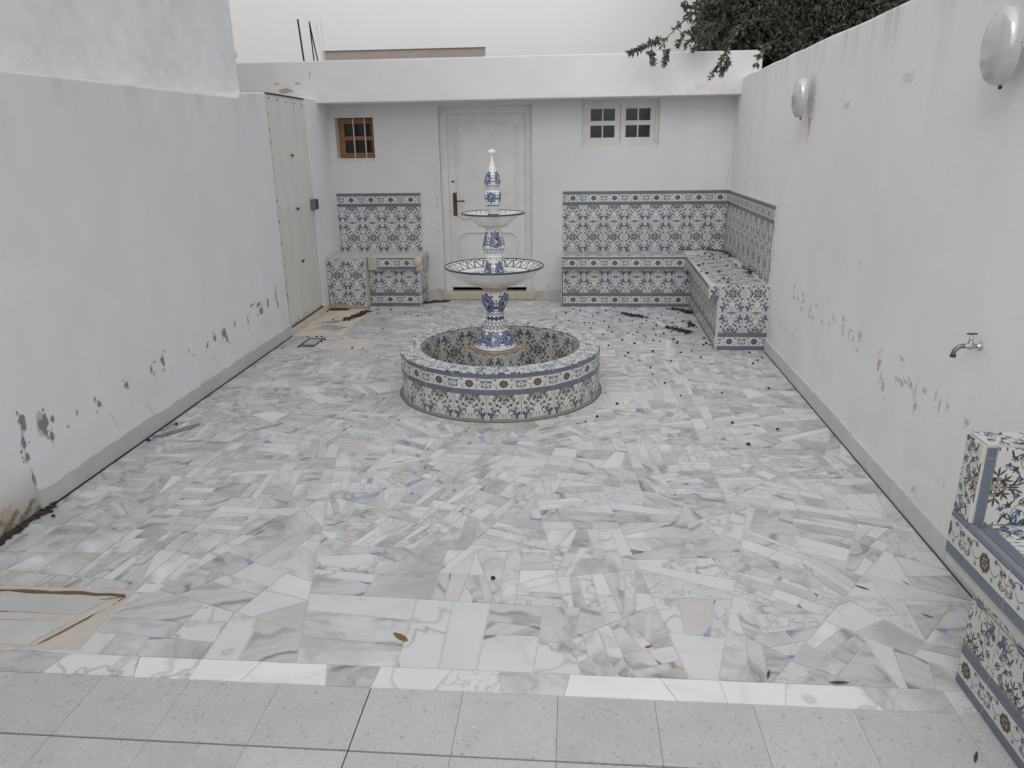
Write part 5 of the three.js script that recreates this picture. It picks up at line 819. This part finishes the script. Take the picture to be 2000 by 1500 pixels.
// ------------------------------------------------------------------ berries, debris, leaves
{
  const r = rng(515), mat = STD({ color: lin(0.012, 0.011, 0.011), roughness: 0.55 });
  const geos = [0, 1, 2].map((i) => { const g = new THREE.IcosahedronGeometry(0.0072 + i * 0.0009, 1); g.scale(1, 0.85, 1.12 + i * 0.05); return g; });
  const put = (x, y, z, label, group) => { const m = part(numbered('fallen_berry'), geos[Math.floor(r() * 3)], mat, scene, [x, y + 0.0064, z], [0, r() * 6, 0]); const s = 0.75 + r() * 0.5; m.scale.set(s, s, s); tag(m, label, 'berry', group); return m; };
  const FL = [[-2.18, -7.12], [-2.01, -7.1], [-2.38, -6.95], [-2.22, -6.62], [-1.95, -6.44], [-1.66, -6.27], [-1.87, -6.91], [-1.9, -7.05], [-1.77, -7.05], [-1.59, -6.87], [-1.53, -6.83], [-1.45, -6.78], [-1.34, -6.81], [-.14, -6.74], [-.1, -6.54], [-.05, -6.94], [.08, -7.01], [.09, -7.06], [.16, -6.54], [.17, -6.33], [.12, -6.52], [.2, -6.51], [.25, -6.95], [.33, -7.04], [.42, -7.18], [.43, -6.84], [.44, -6.65], [.49, -6.97], [.61, -7.09], [.63, -6.51], [.56, -6.19], [.52, -6.1], [.61, -6.07], [.62, -6.02], [.67, -5.92], [.71, -6.11], [.78, -6.15], [.71, -6.32], [.72, -5.89], [.84, -6.85], [.79, -6.72], [.84, -5.96], [.86, -5.89], [.85, -5.83], [.96, -6.13], [1.02, -6.39], [1.09, -6.0], [1.08, -5.84], [1.1, -5.79], [1.05, -5.79], [.93, -5.6], [.97, -5.42], [.84, -5.56], [.41, -5.44], [.44, -5.54], [.63, -5.58], [.63, -4.79], [.57, -4.98], [.74, -5.32], [.7, -4.53], [.57, -5.14], [.16, -4.13], [.09, -4.04], [.29, -4.36], [.95, -3.74], [.93, -4.06], [-.28, -2.39], [1.42, -5.43], [1.37, -5.36], [1.32, -5.27], [-2.32, -2.81], [-2.28, -2.77], [1.06, -7.0], [1.01, -6.96], [.68, -6.63], [.72, -6.87], [.6, -6.38], [.02, -7.1], [-.17, -6.36], [1.29, -4.7], [1.16, -3.97], [.97, -4.59], [1.36, -5.57], [.51, -5.33], [.42, -5.93], [.48, -6.16], [.35, -6.19], [.33, -6.37], [.27, -6.1], [.51, -5.82], [-2.34, -3.65], [-2.31, -3.9], [.3, -6.6], [.37, -6.75], [.9, -6.55], [.95, -6.7], [.75, -6.45], [.2, -6.8], [.55, -6.6], [-.02, -6.62], [.05, -6.25], [1.0, -6.6], [.85, -6.2], [.15, -5.9], [.3, -5.75], [-1.75, -5.62], [-1.66, -5.6], [-2.16, -5.97], [-2.12, -5.98], [-2.24, -5.97], [-2.06, -5.88], [-2.07, -5.82], [-2.2, -5.64], [-2.32, -5.6]];
  const SOLO = { 66: 'single black berry lying alone in the middle of the near floor', 70: 'first of two black berries at the near foot of the left wall', 71: 'second of two black berries at the near foot of the left wall' };
  FL.forEach(([x, z], i) => put(x, 0.001, z, SOLO[i] ?? 'small round black berry fallen on the marble floor', SOLO[i] ? undefined : 'black berries scattered over the floor'));
  const ST = [[1.19, -7.15], [1.1, -6.54], [1.15, -6.62], [1.33, -7.21], [1.37, -7.01], [1.29, -6.77], [1.34, -6.53], [1.36, -6.4], [1.41, -6.51], [1.35, -7.18], [1.27, -7.25], [1.07, -6.22], [1.21, -6.19], [1.19, -5.9], [1.23, -5.9], [1.14, -5.79], [1.1, -6.14], [1.19, -5.72], [1.47, -5.9], [1.28, -7.05], [1.29, -6.92], [.55, -7.46], [.73, -7.46], [.71, -7.5], [.93, -7.25], [.09, -7.37]];
  ST.forEach(([x, z]) => put(x, 0.515, z, 'small round black berry fallen on the tiled bench seat', 'black berries on the bench seat'));
  // swept heaps of berries and bits
  const heapMat = STD({ color: lin(0.036, 0.031, 0.026), roughness: 0.8 }), brown = STD({ color: lin(0.06, 0.036, 0.024), roughness: 1 }), twig = STD({ color: lin(0.06, 0.04, 0.03), roughness: 1 });
  const heap = (label, pts, spread, n, berries) => {
    const gs = []; for (let i = 0; i < n; i++) { const k = r() * (pts.length - 1), a = pts[Math.floor(k)], b = pts[Math.ceil(k)], t = k % 1; const g1 = (r() + r() + r() - 1.5) * spread * 1.2, g2 = (r() + r() + r() - 1.5) * spread * 0.8; const x = mix(a[0], b[0], t) + g1, z = mix(a[2], b[2], t) + g2, y = a[1];
      let g; if (r() < berries) { g = geos[i % 3].clone(); const s = 0.7 + r() * 0.4; g.scale(s, s, s); g.translate(x, y + 0.009 + r() * 0.008, z); } else { g = new THREE.IcosahedronGeometry(0.008 + r() * 0.012, 0); g.scale(1.5, 0.28, 0.8); g.rotateY(r() * 6); g.rotateX((r() - .5) * .5); g.translate(x, y + 0.005 + r() * 0.008, z); } gs.push(g); }
    const m = part(numbered('leaf_litter'), mergeGeometries(gs), berries >= 0.5 ? heapMat : brown, scene); tag(m, label, 'debris', null, 'stuff');
  };
  heap('heap of black berries on the floor before the long bench', [[.5, 0, -6.9], [.58, 0, -6.83], [.66, 0, -6.75]], .036, 90, .8);
  heap('curving heap of black berries near the bench end block', [[.84, 0, -6.38], [.92, 0, -6.27], [1.0, 0, -6.19]], .042, 110, .8);
  heap('dark litter gathered in the inner corner of the bench foot', [[.95, 0, -7.15], [1.05, 0, -7.08], [1.12, 0, -6.95]], .04, 80, .5);
  heap('small row of berries beside the right bench foot', [[1.04, 0, -6.6], [1.06, 0, -6.5], [1.05, 0, -6.38]], .025, 34, .8);
  heap('brown litter at the right foot of the short tiled bench', [[-1.5, 0, -7.37], [-1.4, 0, -7.45], [-1.28, 0, -7.46]], .03, 90, .1);
  heap('brown trail of litter in front of the short tiled bench', [[-1.98, 0, -7.0], [-2.03, 0, -6.8], [-2.1, 0, -6.6]], .035, 110, .15);
  heap('brown litter in the corner below the tiled pedestal', [[-2.39, 0, -7.05], [-2.3, 0, -7.04], [-2.2, 0, -7.05]], .025, 80, .05);
  heap('dark litter along the near foot of the left wall', [[-2.365, 0, -2.4], [-2.358, 0, -2.65], [-2.362, 0, -2.9]], .016, 110, .2);
  heap('berries gathered along the back of the right bench seat', [[1.05, .513, -7.52], [1.35, .513, -7.53], [1.48, .513, -7.4], [1.47, .513, -7.0]], .02, 80, .6);
  heap('berries gathered on the bench seat beside the right wall', [[1.46, .513, -6.5], [1.46, .513, -6.2], [1.45, .513, -6.1]], .016, 26, .6);
  // fallen leaves
  const leafMat = (a) => STD({ color: lin(...a), roughness: 0.8 });
  const LM = [leafMat([.05, .055, .045]), leafMat([.2, .11, .035]), leafMat([.3, .2, .09])];
  const lg = (() => { const s = new THREE.Shape(); s.moveTo(-.5, 0); s.quadraticCurveTo(0, .19, .5, 0); s.quadraticCurveTo(0, -.19, -.5, 0); const g = new THREE.ExtrudeGeometry(s, { depth: 0.03, bevelEnabled: false, curveSegments: 6 }); g.rotateX(-Math.PI / 2); const p = g.attributes.position; for (let i = 0; i < p.count; i++) p.setY(i, p.getY(i) + 0.12 * p.getX(i) * p.getX(i)); g.computeVertexNormals(); return g; })();
  for (const [x, z, l, a, m, label] of [[1.06, -2.41, .05, -.6, 0, 'dark narrow fallen leaf on grey marble near the right skirting'], [1.23, -2.45, .035, -1, 2, 'yellow fallen leaf on the white slab near the right skirting'], [.61, -1.92, .045, 1.2, 0, 'dark fallen leaf pointing at the white border strip'], [.81, -1.897, .06, .05, 0, 'long dark fallen leaf lying along the white border strip'], [1.22, -2.25, .04, -.6, 1, 'brown curled fallen leaf beside the washstand foot'], [1.07, -1.63, .05, 1.0, 0, 'dark fallen leaf on terrazzo at the washstand foot'], [-.55, -2.03, .07, -.6, 1, 'broad reddish brown leaf on the near marble'], [.26, -2.03, .03, .4, 1, 'small round orange-brown leaf on white marble']]) {
    const q = part(numbered('fallen_leaf'), lg, LM[m], scene, [x, 0.0035, z], [0, a, 0]); q.scale.set(l, l * .6, l * (label.startsWith('broad') || label.startsWith('small') ? 1.8 : 0.9)); tag(q, label, 'leaf');
  }
}

// ------------------------------------------------------------------ trees behind the right wall
{
  const r = rng(99);
  const leaf = (l, w) => { const g = new THREE.BufferGeometry(); g.setAttribute('position', new THREE.Float32BufferAttribute([0, 0, 0, l * .5, w * .12, w / 2, l, -w * .1, 0, l * .5, w * .12, -w / 2, ], 3)); g.setIndex([0, 1, 2, 0, 2, 3]); g.computeVertexNormals(); return g; };
  const barkMat = STD({ color: lin(0.04, 0.035, 0.03), roughness: 1 });
  const limb = (pts, r0, r1, seg = 14) => { const cv = new THREE.CatmullRomCurve3(pts.map((p) => V(...p))), g = new THREE.TubeGeometry(cv, seg, 1, 8), p = g.attributes.position; for (let i = 0; i <= seg; i++) { const c = cv.getPointAt(i / seg), k = mix(r0, r1, i / seg); for (let j = 0; j <= 8; j++) { const q = i * 9 + j; p.setXYZ(q, c.x + (p.getX(q) - c.x) * k, c.y + (p.getY(q) - c.y) * k, c.z + (p.getZ(q) - c.z) * k); } } g.computeVertexNormals(); return g; };
  function crown(parent, lumps, n, geo, cols, shell) {
    const mat = STD({ color: 0xffffff, roughness: 0.75, side: THREE.DoubleSide });
    const im = new THREE.InstancedMesh(geo, mat, n); im.name = 'crown'; im.userData.kind = 'stuff'; im.castShadow = im.receiveShadow = true;
    const tot = lumps.reduce((a, l) => a + l[3] * l[4] * l[5], 0), m = new THREE.Matrix4(), q = new THREE.Quaternion(), e = new THREE.Euler(), c = new THREE.Color();
    for (let i = 0; i < n; i++) {
      let t = r() * tot, k = 0; while (k < lumps.length - 1 && (t -= lumps[k][3] * lumps[k][4] * lumps[k][5]) > 0) k++;
      const [cx, cy, cz, a, b, d] = lumps[k]; const th = r() * 6.2832, ph = Math.acos(2 * r() - 1), rad = Math.pow(r(), shell) * (0.82 + 0.3 * vnoise(th * 2.2 + k * 9, ph * 3.5));
      e.set((r() - .5) * 2.4, r() * 6.28, (r() - .5) * 2.2); q.setFromEuler(e); const s = 0.7 + r() * .6;
      m.compose(V(cx + a * rad * Math.sin(ph) * Math.cos(th), cy + b * rad * Math.cos(ph), cz + d * rad * Math.sin(ph) * Math.sin(th)), q, V(s, s, s)); im.setMatrixAt(i, m);
      const col = cols[Math.floor(r() * cols.length)], v = 0.7 + r() * .6; c.setRGB(col[0] * v, col[1] * v, col[2] * v); im.setColorAt(i, c);
    }
    parent.add(im); return im;
  }
  { const o = base('evergreen_tree', 'dense dark evergreen tree filling the gap above the right wall', 'tree', [3.1, -0.1, -9.2]);
    part('trunk', limb([[0, 0, 0], [0.05, 1, 0.03], [-0.05, 2, 0], [0.1, 3.4, 0.1]], 0.18, 0.07), barkMat, o);
    part('limb', limb([[0, 1.6, 0], [-0.6, 2.3, 0.4], [-1.3, 2.9, 0.6]], 0.07, 0.02), barkMat, o); part('limb', limb([[0, 1.8, 0], [0.7, 2.5, 0.6], [1.3, 3.2, 1.2]], 0.07, 0.02), barkMat, o);
    crown(o, [[0, 3.2, 0, 1.7, 1.7, 1.3], [-0.9, 2.7, 0.5, 0.95, 0.85, 0.8], [0.6, 2.7, 0.8, 1.2, 1.0, 0.9], [-0.4, 4.2, 0.1, 1.3, 1.2, 1.0], [1.1, 3.6, 0.4, 1.2, 1.2, 1.0], [0.2, 2.4, 1.4, 0.9, 0.8, 0.7]], 190000, leaf(0.08, 0.032), [[.03, .042, .026], [.042, .05, .03], [.022, .03, .02], [.05, .054, .034], [.026, .046, .027]], 0.42); }
  { const o = base('evergreen_tree', 'second dark tree standing farther behind the evergreen at the upper right', 'tree', [5.2, -0.1, -13.5]);
    part('trunk', limb([[0, 0, 0], [0.1, 2, 0], [0, 4.5, 0.1]], 0.25, 0.08), barkMat, o);
    crown(o, [[0, 3.4, 0, 3.0, 2.6, 1.8], [-1.6, 2.4, 0.6, 1.6, 1.8, 1.2], [1.4, 4.4, 0, 2.2, 2.0, 1.5], [0, 1.6, 0.8, 2.4, 1.4, 1.2]], 60000, leaf(0.2, 0.1), [[.03, .042, .028], [.04, .05, .032], [.025, .032, .022]], 0.4); }
  { // olive with branches drooping over the roof edge
    const o = base('olive_tree', 'olive tree with leafy branches drooping over the white roof edge', 'tree', [2.2, -0.1, -7.6]);
    const L = (x, y, z) => [x - 2.2, y + 0.1, z + 7.6];
    part('trunk', limb([[0, 0, 0], [0.06, 0.9, -0.1], [-0.02, 1.8, 0], [-0.15, 2.6, 0.1]], 0.1, 0.05), barkMat, o);
    const tw = STD({ color: lin(0.06, 0.052, 0.048), roughness: 0.9 });
    const B = [
      [[[2.05, 2.5, -7.5], [1.55, 2.74, -7.25], [1.21, 2.68, -7.15], [1.09, 2.64, -7.15], [.96, 2.55, -7.15], [.84, 2.44, -7.14], [.79, 2.39, -7.13], [.755, 2.33, -7.12]], .013, .003],
      [[[.80, 2.4, -7.13], [.7, 2.37, -7.12], [.63, 2.34, -7.12], [.55, 2.31, -7.12], [.48, 2.285, -7.12]], .004, .0015],
      [[[.68, 2.365, -7.12], [.665, 2.28, -7.1], [.69, 2.2, -7.1]], .003, .0015], [[[.76, 2.34, -7.12], [.8, 2.3, -7.1], [.79, 2.2, -7.1]], .003, .0015], [[[.88, 2.48, -7.14], [.93, 2.42, -7.1], [.9, 2.33, -7.1]], .003, .0015],
      [[[1.3, 2.72, -7.2], [1.1, 2.69, -7.15], [1.0, 2.64, -7.15], [.94, 2.655, -7.15]], .005, .0015], [[[1.05, 2.62, -7.15], [.98, 2.58, -7.13], [.92, 2.66, -7.12]], .003, .0015],
      [[[1.75, 2.55, -7.3], [1.45, 2.5, -7.12], [1.34, 2.36, -7.08], [1.3, 2.26, -7.08], [1.25, 2.16, -7.08], [1.19, 2.08, -7.08]], .007, .002], [[[1.3, 2.3, -7.08], [1.33, 2.2, -7.06], [1.27, 2.1, -7.05]], .003, .0015],
      [[[1.8, 2.4, -7.2], [1.62, 2.28, -7.12], [1.57, 2.15, -7.1]], .004, .0015], [[[1.3, 2.55, -7.2], [1.1, 2.44, -7.18], [.97, 2.34, -7.15]], .006, .002], [[[1.3, 2.5, -7.22], [1.12, 2.36, -7.2], [1.04, 2.31, -7.18]], .005, .002], [[[1.25, 2.56, -7.2], [1.14, 2.52, -7.2], [1.0, 2.44, -7.2]], .004, .002]];
    const lp = []; B.forEach(([pts, a, b], i) => { part('branch', limb(pts.map((p) => L(...p)), a, b, 16), tw, o); const cv = new THREE.CatmullRomCurve3(pts.map((p) => V(...L(...p)))); lp.push(cv); });
    const lg2 = leaf(0.046, 0.0165), n = 1500, im = new THREE.InstancedMesh(lg2, STD({ color: 0xffffff, roughness: 0.6, side: THREE.DoubleSide }), n); im.name = 'leaves'; im.userData.kind = 'stuff'; const m = new THREE.Matrix4(), c = new THREE.Color();
    const dens = [130, 170, 95, 85, 70, 90, 45, 210, 120, 70, 160, 140, 115]; let at = 0;
    dens.forEach((d, bi) => { const clusters = Math.max(2, Math.round(d / 16)); for (let k = 0; k < d && at < n; k++) { const ci = Math.floor(r() * clusters), first = bi === 0 ? 0.3 : bi === 1 ? 0.15 : bi > 9 ? 0.1 : 0.3; let t = clamp(first + (1 - first) * ((ci + 0.5) / clusters) + (r() - .5) * 0.07); const p = lp[bi].getPointAt(t), tg = lp[bi].getTangentAt(t); const spread = 0.018; p.x += (r() - .5) * spread; p.y += (r() - .5) * spread; p.z += (r() - .5) * spread; const dir = tg.clone().add(V((r() - .5) * 2.2, (r() - .5) * 2.0 + 0.15, (r() - .5) * 1.6)).normalize(); const qn = new THREE.Quaternion().setFromUnitVectors(V(1, 0, 0), dir).multiply(new THREE.Quaternion().setFromAxisAngle(V(1, 0, 0), r() * 6.28)); const s = 0.7 + r() * .6; m.compose(p, qn, V(s, s, s)); im.setMatrixAt(at, m); const g = r(); if (g < .03) c.setRGB(.16, .1, .085); else if (g < .3) c.setRGB(.12, .13, .1); else c.setRGB(.05 + r() * .03, .065 + r() * .03, .05); im.setColorAt(at, c); at++; } });
    im.count = at; o.add(im);
    crown(o, [[-0.25, 2.62, 0.1, 0.42, 0.34, 0.35], [0, 3.1, 0, 0.9, 0.7, 0.6], [-0.15, 2.42, 0.25, 0.4, 0.22, 0.3], [0.6, 2.6, 0.4, 0.7, 0.5, 0.6]], 9000, lg2, [[.05, .065, .045], [.07, .08, .055], [.04, .05, .035]], 0.6);
  }
}
scene.traverse((q) => { if (q.isMesh) { q.castShadow = true; q.receiveShadow = true; } });
renderer.render(scene, camera);
